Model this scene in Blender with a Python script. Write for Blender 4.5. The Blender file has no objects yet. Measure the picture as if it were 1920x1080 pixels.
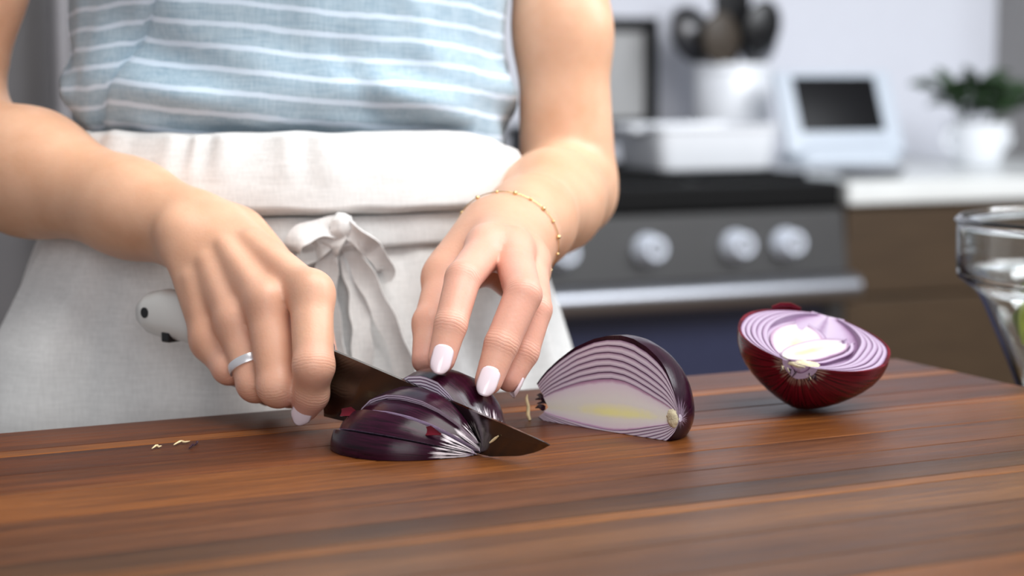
import bpy, bmesh, math, random
import numpy as np
from mathutils import Vector, Matrix, noise
from mathutils.bvhtree import BVHTree
random.seed(7)
np.random.seed(7)

# ------------------------------------------------------------------ camera, world, lights, exposure
BOARD = 0.94                    # height of the chopping board's top
CAM = Vector((0.0, 0.0, BOARD + 0.195))
LENS = 70.0
F = LENS / 36.0 * 1920.0
PITCH = math.atan(436.0 / F)
sc = bpy.context.scene
col = sc.collection
cam_d = bpy.data.cameras.new('camera')
cam = bpy.data.objects.new('camera', cam_d)
col.objects.link(cam)
cam.location = CAM
cam.rotation_euler = (math.pi / 2 - PITCH, 0, 0)
cam_d.lens = LENS
cam_d.sensor_width = 36
cam_d.clip_start = 0.01
cam_d.dof.use_dof = True
cam_d.dof.focus_distance = 1.0
cam_d.dof.aperture_fstop = 6.0
sc.camera = cam
sc.view_settings.view_transform = 'Standard'
sc.view_settings.look = 'None'
sc.view_settings.exposure = 0.06
sc.view_settings.gamma = 1.0
sc.view_settings.use_curve_mapping = False
world = bpy.data.worlds.new('world')
sc.world = world
world.use_nodes = True
world.node_tree.nodes['Background'].inputs[0].default_value = (0.93, 0.95, 1.0, 1)
world.node_tree.nodes['Background'].inputs[1].default_value = 0.30


def area_light(name, loc, target, sx, sy, power, color=(1, 1, 1)):
    d = bpy.data.lights.new(name, 'AREA')
    d.shape = 'RECTANGLE'
    d.size, d.size_y = sx, sy
    d.energy = power
    d.color = color
    o = bpy.data.objects.new(name, d)
    col.objects.link(o)
    o.location = loc
    o.rotation_euler = (Vector(target) - Vector(loc)).to_track_quat('-Z', 'Y').to_euler()
    return o


area_light('ceiling_light', (0.55, 0.70, 2.50), (0.0, 1.15, 0.95), 1.5, 1.2, 36, (1.0, 0.98, 0.95))
area_light('window_light', (0.2, -2.1, 1.9), (0.0, 1.1, 1.0), 1.7, 1.6, 27, (0.97, 0.975, 1.0))
area_light('kitchen_fill_light', (1.9, 1.6, 2.3), (0.5, 3.9, 1.1), 1.5, 1.2, 70, (0.93, 0.96, 1.0))  # added fill with no visible source, brightens back wall and stove

# ------------------------------------------------------------------ helpers
def ray(px, py):
    dx, dy = (px - 960) / F, -(py - 540) / F
    return Vector((dx, math.cos(PITCH) + dy * math.sin(PITCH), -math.sin(PITCH) + dy * math.cos(PITCH)))


def P(px, py, Y):
    """the point seen at a photograph pixel, Y metres away from the camera"""
    d = ray(px, py)
    return CAM + d * (Y / d.y)


def on_plane(px, py, o, n):
    d = ray(px, py)
    return CAM + d * ((Vector(o) - CAM).dot(n) / d.dot(n))


def ground(px, py, z=BOARD):
    d = ray(px, py)
    return CAM + d * ((z - CAM.z) / d.z)


def tag(o, label=None, cat=None, group=None, kind=None):
    if label: o['label'] = label
    if cat: o['category'] = cat
    if group: o['group'] = group
    if kind: o['kind'] = kind
    return o


def empty(name, loc, rz=0.0):
    o = bpy.data.objects.new(name, None)
    col.objects.link(o)
    o.empty_display_size = 0.02
    o.location = loc
    o.rotation_euler = (0, 0, rz)
    return o


def world_mat(o):
    m = Matrix.LocRotScale(o.location, o.rotation_euler, o.scale)
    return world_mat(o.parent) @ m if o.parent else m


def link(name, me, mats, parent=None, smooth=True, world=False):
    o = bpy.data.objects.new(name, me)
    col.objects.link(o)
    for m in (mats if isinstance(mats, (list, tuple)) else [mats]):
        me.materials.append(m)
    if smooth:
        me.polygons.foreach_set('use_smooth', [True] * len(me.polygons))
        if len(me.polygons) < 20000:
            me.set_sharp_from_angle(angle=math.radians(62))
    if parent is not None:
        o.parent = parent
        if world:                       # vertices given in world space
            me.transform(world_mat(parent).inverted())
    return o


def mesh_np(name, V, Fc):
    me = bpy.data.meshes.new(name)
    me.from_pydata([tuple(map(float, v)) for v in V], [], [tuple(map(int, f)) for f in Fc])
    me.update()
    return me


def bm_obj(name, bm, mats, parent=None, smooth=False, world=False):
    me = bpy.data.meshes.new(name)
    bmesh.ops.recalc_face_normals(bm, faces=bm.faces[:])
    bm.to_mesh(me)
    bm.free()
    return link(name, me, mats, parent, smooth, world)


def box(bm, x0, x1, y0, y1, z0, z1, bevel=0.0, seg=2):
    r = bmesh.ops.create_cube(bm, size=1.0)
    vs = r['verts']
    for v in vs:
        v.co = Vector((x0 + (v.co.x + .5) * (x1 - x0), y0 + (v.co.y + .5) * (y1 - y0), z0 + (v.co.z + .5) * (z1 - z0)))
    if bevel > 0:
        es = list({e for v in vs for e in v.link_edges})
        bmesh.ops.bevel(bm, geom=es, offset=bevel, segments=seg, affect='EDGES', profile=0.5)
    return bm


def box_obj(name, dims, mats, parent=None, bevel=0.002, seg=2, smooth=False):
    bm = bmesh.new()
    box(bm, *dims, bevel=bevel, seg=seg)
    return bm_obj(name, bm, mats, parent, smooth)


def lathe_mesh(name, prof, n=48, closed=False):
    """revolve (r, z) points about z"""
    V, Fc = [], []
    m = len(prof)
    for i in range(n):
        a = 2 * math.pi * i / n
        for r, z in prof:
            V.append((r * math.cos(a), r * math.sin(a), z))
    for i in range(n):
        j = (i + 1) % n
        for k in range(m if closed else m - 1):
            l = (k + 1) % m
            Fc.append((i * m + k, j * m + k, j * m + l, i * m + l))
    me = mesh_np(name, V, Fc)
    bm = bmesh.new()
    bm.from_mesh(me)
    bmesh.ops.remove_doubles(bm, verts=bm.verts[:], dist=1e-6)
    bmesh.ops.recalc_face_normals(bm, faces=bm.faces[:])
    bm.to_mesh(me)
    bm.free()
    return me


def tube_mesh(name, pts, rad, n=8, cap=True):
    """round tube along points; rad a number or list"""
    pts = [Vector(p) for p in pts]
    rr = rad if isinstance(rad, (list, tuple)) else [rad] * len(pts)
    V, Fc = [], []
    up = Vector((0, 0, 1))
    for i, p in enumerate(pts):
        t = (pts[min(i + 1, len(pts) - 1)] - pts[max(i - 1, 0)]).normalized()
        if i == 0:
            s = t.cross(up)
            if s.length < 1e-3: s = t.cross(Vector((1, 0, 0)))
        else:
            s = s - t * s.dot(t)
        s.normalize()
        w = t.cross(s)
        for k in range(n):
            a = 2 * math.pi * k / n
            V.append(p + (s * math.cos(a) + w * math.sin(a)) * rr[i])
    for i in range(len(pts) - 1):
        for k in range(n):
            l = (k + 1) % n
            Fc.append((i * n + k, i * n + l, (i + 1) * n + l, (i + 1) * n + k))
    if cap:
        Fc.append(tuple(range(n))[::-1])
        Fc.append(tuple((len(pts) - 1) * n + k for k in range(n)))
    return mesh_np(name, V, Fc)


def ribbon_mesh(name, pts, sides, widths, thick=0.0012):
    """flat strap along pts; sides = direction across the strap at each point"""
    V, Fc = [], []
    n = len(pts)
    for i, p in enumerate(pts):
        p = Vector(p)
        t = (Vector(pts[min(i + 1, n - 1)]) - Vector(pts[max(i - 1, 0)])).normalized()
        s = Vector(sides[i])
        s = (s - t * s.dot(t)).normalized()
        w = t.cross(s)
        h = widths[i] / 2
        for a, b in ((-1, -1), (-.33, -1), (.33, -1), (1, -1), (1, 1), (.33, 1), (-.33, 1), (-1, 1)):
            crown = 0.0 if abs(a) == 1 else thick * .8
            V.append(p + s * (h * a) + w * (b * thick / 2 + crown))
    for i in range(n - 1):
        for k in range(8):
            l = (k + 1) % 8
            Fc.append((i * 8 + k, i * 8 + l, (i + 1) * 8 + l, (i + 1) * 8 + k))
    Fc.append(tuple(range(8))[::-1])
    Fc.append(tuple((n - 1) * 8 + k for k in range(8)))
    return mesh_np(name, V, Fc)


def smooth_path(pts, n):
    """Catmull-Rom through points (tuples of any length)"""
    A = np.array([list(p) for p in pts], float)
    A = np.vstack([2 * A[0] - A[1], A, 2 * A[-1] - A[-2]])
    out = []
    m = len(pts) - 1
    for i in range(n):
        t = i / (n - 1) * m
        k = min(int(t), m - 1)
        u = t - k
        p0, p1, p2, p3 = A[k:k + 4]
        out.append(0.5 * (2 * p1 + (p2 - p0) * u + (2 * p0 - 5 * p1 + 4 * p2 - p3) * u * u + (3 * p1 - p0 - 3 * p2 + p3) * u ** 3))
    return out


# ------------------------------------------------------------------ materials
def lin(c):
    return tuple(((v / 255) / 12.92 if v / 255 <= 0.04045 else ((v / 255 + 0.055) / 1.055) ** 2.4) for v in c) + (1.0,)


def new_mat(name):
    m = bpy.data.materials.new(name)
    m.use_nodes = True
    nt = m.node_tree
    b = nt.nodes['Principled BSDF']
    return m, nt, b


def plain(name, rgb, rough=0.5, metal=0.0, bump=0.0, bscale=200.0, vary=0.06, vscale=30.0, coat=0.0, spec=0.5):
    """colour with slight procedural variation and fine relief"""
    m, nt, b = new_mat(name)
    c = lin(rgb)
    tc = nt.nodes.new('ShaderNodeTexCoord')
    n = nt.nodes.new('ShaderNodeTexNoise')
    n.inputs['Scale'].default_value = vscale
    n.inputs['Detail'].default_value = 4
    nt.links.new(tc.outputs['Object'], n.inputs['Vector'])
    r = nt.nodes.new('ShaderNodeValToRGB')
    r.color_ramp.elements[0].position = .3
    r.color_ramp.elements[1].position = .7
    r.color_ramp.elements[0].color = tuple(v * (1 - vary) for v in c[:3]) + (1,)
    r.color_ramp.elements[1].color = tuple(min(1, v * (1 + vary)) for v in c[:3]) + (1,)
    nt.links.new(n.outputs['Fac'], r.inputs['Fac'])
    nt.links.new(r.outputs['Color'], b.inputs['Base Color'])
    b.inputs['Roughness'].default_value = rough
    b.inputs['Metallic'].default_value = metal
    b.inputs['Specular IOR Level'].default_value = spec
    if coat:
        b.inputs['Coat Weight'].default_value = coat
        b.inputs['Coat Roughness'].default_value = .08
    if bump:
        n2 = nt.nodes.new('ShaderNodeTexNoise')
        n2.inputs['Scale'].default_value = bscale
        n2.inputs['Detail'].default_value = 3
        nt.links.new(tc.outputs['Object'], n2.inputs['Vector'])
        bp = nt.nodes.new('ShaderNodeBump')
        bp.inputs['Strength'].default_value = bump
        bp.inputs['Distance'].default_value = .002
        nt.links.new(n2.outputs['Fac'], bp.inputs['Height'])
        nt.links.new(bp.outputs['Normal'], b.inputs['Normal'])
    return m


def N(nt, kind, **kw):
    n = nt.nodes.new(kind)
    for k, v in kw.items():
        setattr(n, k, v)
    return n


def ramp(nt, stops, src=None, interp='LINEAR'):
    r = nt.nodes.new('ShaderNodeValToRGB')
    r.color_ramp.interpolation = interp
    e = r.color_ramp.elements
    while len(e) < len(stops):
        e.new(0.5)
    for el, (p, c) in zip(e, stops):
        el.position = p
        el.color = c
    if src is not None:
        nt.links.new(src, r.inputs['Fac'])
    return r.outputs['Color']


def mixc(nt, fac, a, b, mode='MIX'):
    m = N(nt, 'ShaderNodeMix', data_type='RGBA', blend_type=mode)
    for s, v in ((0, fac), (6, a), (7, b)):
        if isinstance(v, (int, float)): m.inputs[s].default_value = v
        elif isinstance(v, tuple): m.inputs[s].default_value = v
        else: nt.links.new(v, m.inputs[s])
    return m.outputs[2]


def mth(nt, op, a, b=0.0, c=None):
    m = N(nt, 'ShaderNodeMath', operation=op)
    for s, v in ((0, a), (1, b), (2, c)):
        if v is None: continue
        if isinstance(v, (int, float)): m.inputs[s].default_value = v
        else: nt.links.new(v, m.inputs[s])
    return m.outputs[0]


def noise_n(nt, scale, detail=4, vec=None, rough=.5):
    n = N(nt, 'ShaderNodeTexNoise')
    n.inputs['Scale'].default_value = scale
    n.inputs['Detail'].default_value = detail
    n.inputs['Roughness'].default_value = rough
    if vec is not None: nt.links.new(vec, n.inputs['Vector'])
    return n.outputs['Fac']


def bump_n(nt, b, h, strength=.3, dist=.001):
    bp = N(nt, 'ShaderNodeBump')
    bp.inputs['Strength'].default_value = strength
    bp.inputs['Distance'].default_value = dist
    nt.links.new(h, bp.inputs['Height'])
    nt.links.new(bp.outputs['Normal'], b.inputs['Normal'])


def attr(nt, name):
    a = N(nt, 'ShaderNodeAttribute', attribute_name=name)
    return a.outputs['Fac']


def set_attr(me, name, vals):
    a = me.attributes.new(name, 'FLOAT', 'POINT')
    a.data.foreach_set('value', np.asarray(vals, dtype=np.float32))


def walnut():
    m, nt, b = new_mat('walnut')
    tc = N(nt, 'ShaderNodeTexCoord')
    oi = N(nt, 'ShaderNodeObjectInfo')
    mp = N(nt, 'ShaderNodeMapping')
    mp.inputs['Scale'].default_value = (1.6, 26, 26)
    off = N(nt, 'ShaderNodeCombineXYZ')
    nt.links.new(mth(nt, 'MULTIPLY', oi.outputs['Random'], 37.0), off.inputs[0])
    nt.links.new(mth(nt, 'MULTIPLY', oi.outputs['Random'], 53.0), off.inputs[1])
    va = N(nt, 'ShaderNodeVectorMath', operation='ADD')
    nt.links.new(tc.outputs['Object'], mp.inputs['Vector'])
    nt.links.new(mp.outputs['Vector'], va.inputs[0])
    nt.links.new(off.outputs[0], va.inputs[1])
    g1 = noise_n(nt, 1.6, 6, va.outputs[0], .62)
    g2 = noise_n(nt, 9.0, 4, va.outputs[0], .6)
    mp2 = N(nt, 'ShaderNodeMapping')
    mp2.inputs['Scale'].default_value = (7, 60, 60)
    nt.links.new(tc.outputs['Object'], mp2.inputs['Vector'])
    g3 = noise_n(nt, 8.0, 5, mp2.outputs[0], .7)
    c = ramp(nt, [(.30, (.45, .40, .38, 1)), (.50, (.95, .92, .9, 1)), (.72, (1.5, 1.5, 1.45, 1))], g1)
    c2 = ramp(nt, [(.35, (.72, .68, .66, 1)), (.62, (1.12, 1.12, 1.12, 1))], g2)
    c3 = ramp(nt, [(.35, (.82, .8, .8, 1)), (.65, (1.1, 1.1, 1.1, 1))], g3)
    base = mixc(nt, 1.0, oi.outputs['Color'], c, 'MULTIPLY')
    base = mixc(nt, 1.0, base, c2, 'MULTIPLY')
    base = mixc(nt, 1.0, base, c3, 'MULTIPLY')
    nt.links.new(base, b.inputs['Base Color'])
    rr = mth(nt, 'MULTIPLY_ADD', g2, .22, .28)
    nt.links.new(rr, b.inputs['Roughness'])
    b.inputs['Specular IOR Level'].default_value = .32
    bump_n(nt, b, g3, .25, .0006)
    return m


def onion_flesh(name, core=False, soft=False):
    """v: 0 inside of a layer, 1 its outer membrane"""
    m, nt, b = new_mat(name)
    v = attr(nt, 'v')
    tc = N(nt, 'ShaderNodeTexCoord')
    n = noise_n(nt, 160, 3, tc.outputs['Object'])
    vv = mth(nt, 'ADD', v, mth(nt, 'MULTIPLY_ADD', n, .10, -.05))
    if core:
        w_ = ramp(nt, [(0.0, lin((212, 212, 198))), (.42, lin((212, 211, 206))), (.86, lin((208, 199, 208))), (.97, lin((176, 140, 170)))], vv)
        ye = mth(nt, 'MULTIPLY', ramp(nt, [(.05, (1, 1, 1, 1)), (.32, (0, 0, 0, 1))], vv), ramp(nt, [(.22, (0, 0, 0, 1)), (.45, (1, 1, 1, 1)), (.7, (.8, .8, .8, 1)), (.86, (0, 0, 0, 1))], mth(nt, 'ADD', attr(nt, 'tt'), mth(nt, 'MULTIPLY_ADD', n, .3, -.15))))
        c = mixc(nt, ye, w_, lin((228, 228, 158)))
        if soft:
            c = mixc(nt, 1.0, c, (1.45, 1.45, 1.47, 1), 'MULTIPLY')  # light put into the colour: heart on the dim upright face is brightened
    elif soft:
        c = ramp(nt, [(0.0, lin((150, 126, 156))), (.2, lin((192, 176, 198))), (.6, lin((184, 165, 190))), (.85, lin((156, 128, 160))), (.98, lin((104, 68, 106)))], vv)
    else:
        c = ramp(nt, [(0.0, lin((150, 128, 156))), (.12, lin((206, 192, 212))), (.45, lin((238, 230, 242))), (.74, lin((204, 186, 208))), (.92, lin((150, 116, 150))), (.985, lin((58, 20, 50)))], vv)
    nt.links.new(c, b.inputs['Base Color'])
    b.inputs['Roughness'].default_value = .32
    b.inputs['Subsurface Weight'].default_value = .15
    b.inputs['Subsurface Radius'].default_value = (.004, .003, .003)
    bump_n(nt, b, n, .12, .0005)
    return m


def onion_skin(name, dark, light, z0=.905, z1=.925, vein=(226, 216, 222)):
    m, nt, b = new_mat(name)
    tt, ph = attr(nt, 'tt'), attr(nt, 'ph')
    cx = N(nt, 'ShaderNodeCombineXYZ')
    nt.links.new(mth(nt, 'MULTIPLY', tt, 2.0), cx.inputs[0])
    nt.links.new(mth(nt, 'MULTIPLY', ph, 9.0), cx.inputs[1])
    g = noise_n(nt, 2.2, 5, cx.outputs[0], .6)
    c = ramp(nt, [(.35, lin(dark)), (.68, lin(light))], g)
    # pale veins fanning out of the root plate
    cy = N(nt, 'ShaderNodeCombineXYZ')
    nt.links.new(mth(nt, 'MULTIPLY', tt, 3.0), cy.inputs[0])
    nt.links.new(mth(nt, 'MULTIPLY', ph, 5.0), cy.inputs[1])
    g2 = noise_n(nt, 2.4, 4, cy.outputs[0], .65)
    line = ramp(nt, [(.47, (0, 0, 0, 1)), (.52, (1, 1, 1, 1))], g2)
    zone = ramp(nt, [(z0, (0, 0, 0, 1)), (z1, (1, 1, 1, 1))], mth(nt, 'ADD', tt, mth(nt, 'MULTIPLY_ADD', g2, .10, -.05)))
    fac = mth(nt, 'MULTIPLY', line, zone)
    cc = mixc(nt, zone, c, lin((22, 8, 20)))
    cc = mixc(nt, fac, cc, lin(vein))
    nt.links.new(cc, b.inputs['Base Color'])
    tc = N(nt, 'ShaderNodeTexCoord')
    sp = noise_n(nt, 420, 3, tc.outputs['Object'], .7)
    r = mth(nt, 'MULTIPLY_ADD', g, .14, .15)
    nt.links.new(r, b.inputs['Roughness'])
    b.inputs['Specular IOR Level'].default_value = .30
    bump_n(nt, b, mth(nt, 'ADD', mth(nt, 'MULTIPLY', g, .6), mth(nt, 'MULTIPLY', sp, .4)), .12, .0008)
    return m


def skin_mat():
    m, nt, b = new_mat('skin')
    tc = N(nt, 'ShaderNodeTexCoord')
    fl = attr(nt, 'flush')
    n1 = noise_n(nt, 34, 5, tc.outputs['Object'], .6)
    n2 = noise_n(nt, 520, 3, tc.outputs['Object'], .6)
    base = ramp(nt, [(.3, lin((213, 163, 130))), (.7, lin((228, 182, 151)))], n1)
    c = mixc(nt, fl, base, lin((232, 172, 158)))
    nt.links.new(c, b.inputs['Base Color'])
    b.inputs['Roughness'].default_value = .44
    b.inputs['Specular IOR Level'].default_value = .42
    b.inputs['Subsurface Weight'].default_value = .30
    b.inputs['Subsurface Radius'].default_value = (.009, .0035, .002)
    b.inputs['Subsurface Scale'].default_value = .4
    vo = N(nt, 'ShaderNodeTexVoronoi')
    vo.inputs['Scale'].default_value = 620
    nt.links.new(tc.outputs['Object'], vo.inputs['Vector'])
    h = mth(nt, 'ADD', mth(nt, 'MULTIPLY', n2, .5), mth(nt, 'MULTIPLY', vo.outputs['Distance'], .35))
    # fine folds across the finger joints
    ja, jw = attr(nt, 'ja'), attr(nt, 'jw')
    wv = mth(nt, 'SINE', mth(nt, 'ADD', mth(nt, 'MULTIPLY', ja, 19.0), mth(nt, 'MULTIPLY', noise_n(nt, 200, 2, tc.outputs['Object']), 4.0)))
    fold = mth(nt, 'MULTIPLY', mth(nt, 'MULTIPLY', mth(nt, 'POWER', mth(nt, 'ABSOLUTE', wv), .4), jw), 1.8)
    bump_n(nt, b, mth(nt, 'ADD', h, fold), .22, .0006)
    return m


def linen(name, c0, c1, weave=900, bumpy=.35):
    m, nt, b = new_mat(name)
    tc = N(nt, 'ShaderNodeTexCoord')
    mp = N(nt, 'ShaderNodeMapping')
    mp.inputs['Scale'].default_value = (1, 1, .12)
    nt.links.new(tc.outputs['Object'], mp.inputs['Vector'])
    a1 = noise_n(nt, weave, 2, mp.outputs[0])
    mp2 = N(nt, 'ShaderNodeMapping')
    mp2.inputs['Scale'].default_value = (.12, .12, 1)
    nt.links.new(tc.outputs['Object'], mp2.inputs['Vector'])
    a2 = noise_n(nt, weave, 2, mp2.outputs[0])
    a3 = noise_n(nt, 45, 4, tc.outputs['Object'])
    w = mth(nt, 'MULTIPLY_ADD', mth(nt, 'ADD', a1, a2), .4, mth(nt, 'MULTIPLY', a3, .2))
    c = ramp(nt, [(.35, lin(c0)), (.65, lin(c1))], w)
    nt.links.new(c, b.inputs['Base Color'])
    b.inputs['Roughness'].default_value = .9
    b.inputs['Specular IOR Level'].default_value = .15
    b.inputs['Sheen Weight'].default_value = .15
    bump_n(nt, b, w, bumpy, .0012)
    return m, nt, b, c, w


def shirt_mat():
    m, nt, b, c, w = linen('striped_linen', (146, 172, 190), (178, 199, 212), 700, .3)
    sv = attr(nt, 'sv')
    tc = N(nt, 'ShaderNodeTexCoord')
    nz = noise_n(nt, 60, 3, tc.outputs['Object'])
    s = mth(nt, 'ADD', mth(nt, 'DIVIDE', sv, .0131), mth(nt, 'MULTIPLY_ADD', nz, .2, -.1))
    d = mth(nt, 'ABSOLUTE', mth(nt, 'SUBTRACT', mth(nt, 'FRACT', s), .5))
    k = ramp(nt, [(.09, (1, 1, 1, 1)), (.15, (0, 0, 0, 1))], d)
    c2 = mixc(nt, mth(nt, 'MULTIPLY', k, .85), c, lin((214, 231, 248)))
    nt.links.new(c2, b.inputs['Base Color'])
    return m


def glass(name, tint=(.96, .98, .97), rough=.02):
    m, nt, b = new_mat(name)
    b.inputs['Base Color'].default_value = tint + (1,)
    b.inputs['Transmission Weight'].default_value = 1.0
    b.inputs['IOR'].default_value = 1.47
    b.inputs['Roughness'].default_value = rough
    return m


def brushed(name, rgb, rough=.25, stretch=(2, 2, 90), scale=12, strength=.05):
    m, nt, b = new_mat(name)
    tc = N(nt, 'ShaderNodeTexCoord')
    mp = N(nt, 'ShaderNodeMapping')
    mp.inputs['Scale'].default_value = stretch
    nt.links.new(tc.outputs['Object'], mp.inputs['Vector'])
    n = noise_n(nt, scale, 3, mp.outputs[0])
    c = lin(rgb)
    cc = ramp(nt, [(.3, tuple(v * .92 for v in c[:3]) + (1,)), (.7, c)], n)
    nt.links.new(cc, b.inputs['Base Color'])
    b.inputs['Metallic'].default_value = 1.0
    nt.links.new(mth(nt, 'MULTIPLY_ADD', n, .08, rough - .04), b.inputs['Roughness'])
    bump_n(nt, b, n, strength, .0004)
    return m


def wood_brown(name, c0, c1):
    m, nt, b = new_mat(name)
    tc = N(nt, 'ShaderNodeTexCoord')
    mp = N(nt, 'ShaderNodeMapping')
    mp.inputs['Scale'].default_value = (3, 3, 40)
    nt.links.new(tc.outputs['Object'], mp.inputs['Vector'])
    n = noise_n(nt, 2.0, 5, mp.outputs[0], .6)
    nt.links.new(ramp(nt, [(.3, lin(c0)), (.7, lin(c1))], n), b.inputs['Base Color'])
    b.inputs['Roughness'].default_value = .5
    return m


M = {}
M['walnut'] = walnut()
M['flesh'] = onion_flesh('onion_flesh')
M['core_bright'] = onion_flesh('onion_core_bright', True, True)
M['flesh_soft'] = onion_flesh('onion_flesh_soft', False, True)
M['core'] = onion_flesh('onion_core', True)
M['peel'] = onion_skin('onion_peel', (26, 5, 19), (56, 12, 38))
M['peel_red'] = onion_skin('onion_peel_red', (44, 5, 16), (128, 16, 38), .975, .99, (150, 120, 110))
M['peel_plain'] = onion_skin('onion_peel_plain', (24, 6, 20), (52, 15, 38), .99, 1.0, (150, 130, 150))
M['root'] = plain('onion_root', (214, 204, 172), .8, bump=.5, bscale=500, vary=.18, vscale=260)
M['dry'] = plain('dry_peel', (224, 204, 160), .7, vary=.2, vscale=200)
M['dark_dry'] = plain('dark_peel', (46, 14, 34), .5, vary=.3, vscale=200)
M['skin'] = skin_mat()
M['nail'] = plain('nail_varnish', (244, 228, 236), .12, vary=.01, coat=.6)
M['blade'] = brushed('blade_steel', (104, 100, 97), .12, (3, 3, 160), 16, .03)
M['steel'] = brushed('brushed_steel', (200, 202, 208), .24)
M['dark_steel'] = brushed('dark_steel', (92, 92, 94), .30)
M['handle'] = plain('knife_handle', (224, 224, 220), .35, vary=.03, coat=.2)
M['black'] = plain('black_plastic', (16, 16, 18), .35, vary=.1)
M['handle_steel'] = brushed('oven_handle_steel', (150, 152, 158), .34)
M['silver'] = plain('ring_silver', (238, 238, 242), .28, .6, vary=.02)
M['gold'] = plain('gold_chain', (238, 208, 150), .22, 1.0, vary=.05)
M['shirt'] = shirt_mat()
M['apron'] = linen('apron_linen', (212, 212, 211), (228, 228, 227), 650, .25)[0]
M['trousers'] = plain('dark_denim', (30, 32, 40), .9, bump=.3)
M['shoe'] = plain('shoe_canvas', (70, 70, 74), .8)
M['glass'] = glass('bowl_glass')
M['stone'] = plain('white_quartz', (226, 229, 228), .28, vary=.03, vscale=14)
M['wall'] = plain('white_wall_paint', (216, 218, 227), .85, bump=.1, vary=.01)
M['floor'] = wood_brown('oak_floor', (120, 96, 72), (146, 118, 90))
M['cabinet'] = wood_brown('brown_cabinet', (60, 45, 29), (74, 57, 38))
M['island'] = plain('island_paint', (60, 62, 66), .6)
M['enamel'] = plain('black_enamel', (7, 7, 8), .6, vary=.1, spec=.2)
M['panel'] = plain('panel_grey', (52, 51, 51), .5, vary=.04)
M['knob'] = plain('knob_steel', (226, 233, 246), .3, .1, vary=.02)
M['shaded_wall'] = plain('shaded_wall_tone', (150, 148, 147), .85, vary=.02)  # white wall's unlit look put into a darker grey for the side return
M['mid_grey'] = plain('mid_grey', (172, 172, 172), .6, vary=.02)
M['oven_glass'] = plain('oven_glass', (50, 54, 78), .2, vary=.05, spec=.6)
M['ceramic'] = plain('white_ceramic', (240, 243, 248), .22, vary=.01, coat=.3)
M['screen'] = plain('dark_screen', (14, 14, 17), .4, vary=.05, spec=.2)
M['device'] = plain('device_white', (196, 205, 216), .45, vary=.01)
M['grey'] = plain('grey_plastic', (112, 114, 120), .5, vary=.04)
M['leaf'] = plain('plant_leaf', (36, 62, 28), .5, vary=.35, vscale=60)
M['soil'] = plain('potting_soil', (40, 30, 22), .95, bump=.6)
M['fridge_bar'] = plain('fridge_bar', (150, 148, 152), .4, .3, vary=.03)
M['fridge'] = plain('fridge_grey', (92, 90, 92), .45, vary=.04)
M['green'] = plain('green_vegetable', (172, 190, 66), .4, vary=.2, vscale=80)
M['dark_green'] = plain('salad_leaf', (84, 104, 44), .5, vary=.3, vscale=70)
M['red'] = plain('red_vegetable', (150, 34, 30), .3, vary=.15, vscale=60)
M['wooden'] = wood_brown('spoon_wood', (58, 50, 42), (74, 64, 54))
# ------------------------------------------------------------------ the room
PHI = math.radians(23.5)                      # the back counter runs away to the right
KU = Vector((math.cos(PHI), math.sin(PHI), 0))
KV = Vector((-math.sin(PHI), math.cos(PHI), 0))
KO = P(1578, 340, 3.5)
KO.z = 0.0


def K(a, b, z=0.0):
    return KO + KU * a + KV * b + Vector((0, 0, z))


def kpx(px, py, b):
    """(a, z) on the kitchen plane b metres behind the counter front"""
    q = on_plane(px, py, K(0, b), KV)
    return (q - KO).dot(KU), q.z


def structure(name, dims, m, loc, rz):
    o = box_obj(name, dims, m, None, 0.0)
    o.location = loc
    o.rotation_euler = (0, 0, rz)
    o['kind'] = 'structure'
    return o


structure('floor', (-4.5, 3.5, -5.2, 0.9, -0.06, 0), M['floor'], K(0, 0), PHI)
structure('wall_back', (-4.5, 0.94, 0.66, 0.78, 0, 2.7), M['wall'], K(0, 0), PHI)
structure('wall_right', (0.82, 0.94, -0.05, 0.66, 0, 2.7), M['shaded_wall'], K(0, 0), PHI)

# island under the chopping board
BC = ground(1680, 672)                         # the board's far right corner
BL = ground(0, 812)
BU = (BC - BL); BU.z = 0; BU.normalize()       # along the far edge, to the right
BN = Vector((BU.y, -BU.x, 0))                  # towards the camera
BROT = math.atan2(BU.y, BU.x)
BT = 0.042
isl = empty('kitchen_island', (BC.x, BC.y, 0), BROT)
tag(isl, 'grey kitchen island with white stone top carrying the walnut board', 'island')
box_obj('countertop', (-1.45, .24, -.86, .012, BOARD - BT - .04, BOARD - BT), M['stone'], isl, .004)
box_obj('body', (-1.40, .20, -.80, -.02, .09, BOARD - BT - .04), M['island'], isl, .002)
box_obj('plinth', (-1.36, .16, -.74, -.06, 0, .09), M['black'], isl, .001)

# ------------------------------------------------------------------ chopping board, plank by plank
brd = empty('chopping_board', (BC.x, BC.y, BOARD - BT), BROT)
tag(brd, 'large dark walnut chopping board made of long glued planks', 'chopping board')
planks = [(.050, (90, 46, 17)), (.014, (130, 77, 31)), (.044, (83, 42, 18)), (.036, (97, 52, 21)), (.010, (122, 72, 31)), (.048, (118, 69, 27)),
          (.040, (100, 59, 29)), (.030, (88, 53, 29)), (.028, (79, 52, 30)), (.012, (120, 76, 36)), (.046, (105, 71, 42)), (.044, (96, 63, 36)),
          (.030, (90, 58, 31)), (.040, (135, 85, 37)), (.050, (111, 66, 30)), (.05, (96, 55, 24))]
y = 0.0
for w, rgb in planks:
    bm = bmesh.new()
    box(bm, -.92, 0, -y - w + .00012, -y - .00012, 0, BT, .0009, 2)
    o = bm_obj('plank', bm, M['walnut'], brd)
    o.color = lin(rgb)
    y += w

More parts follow.
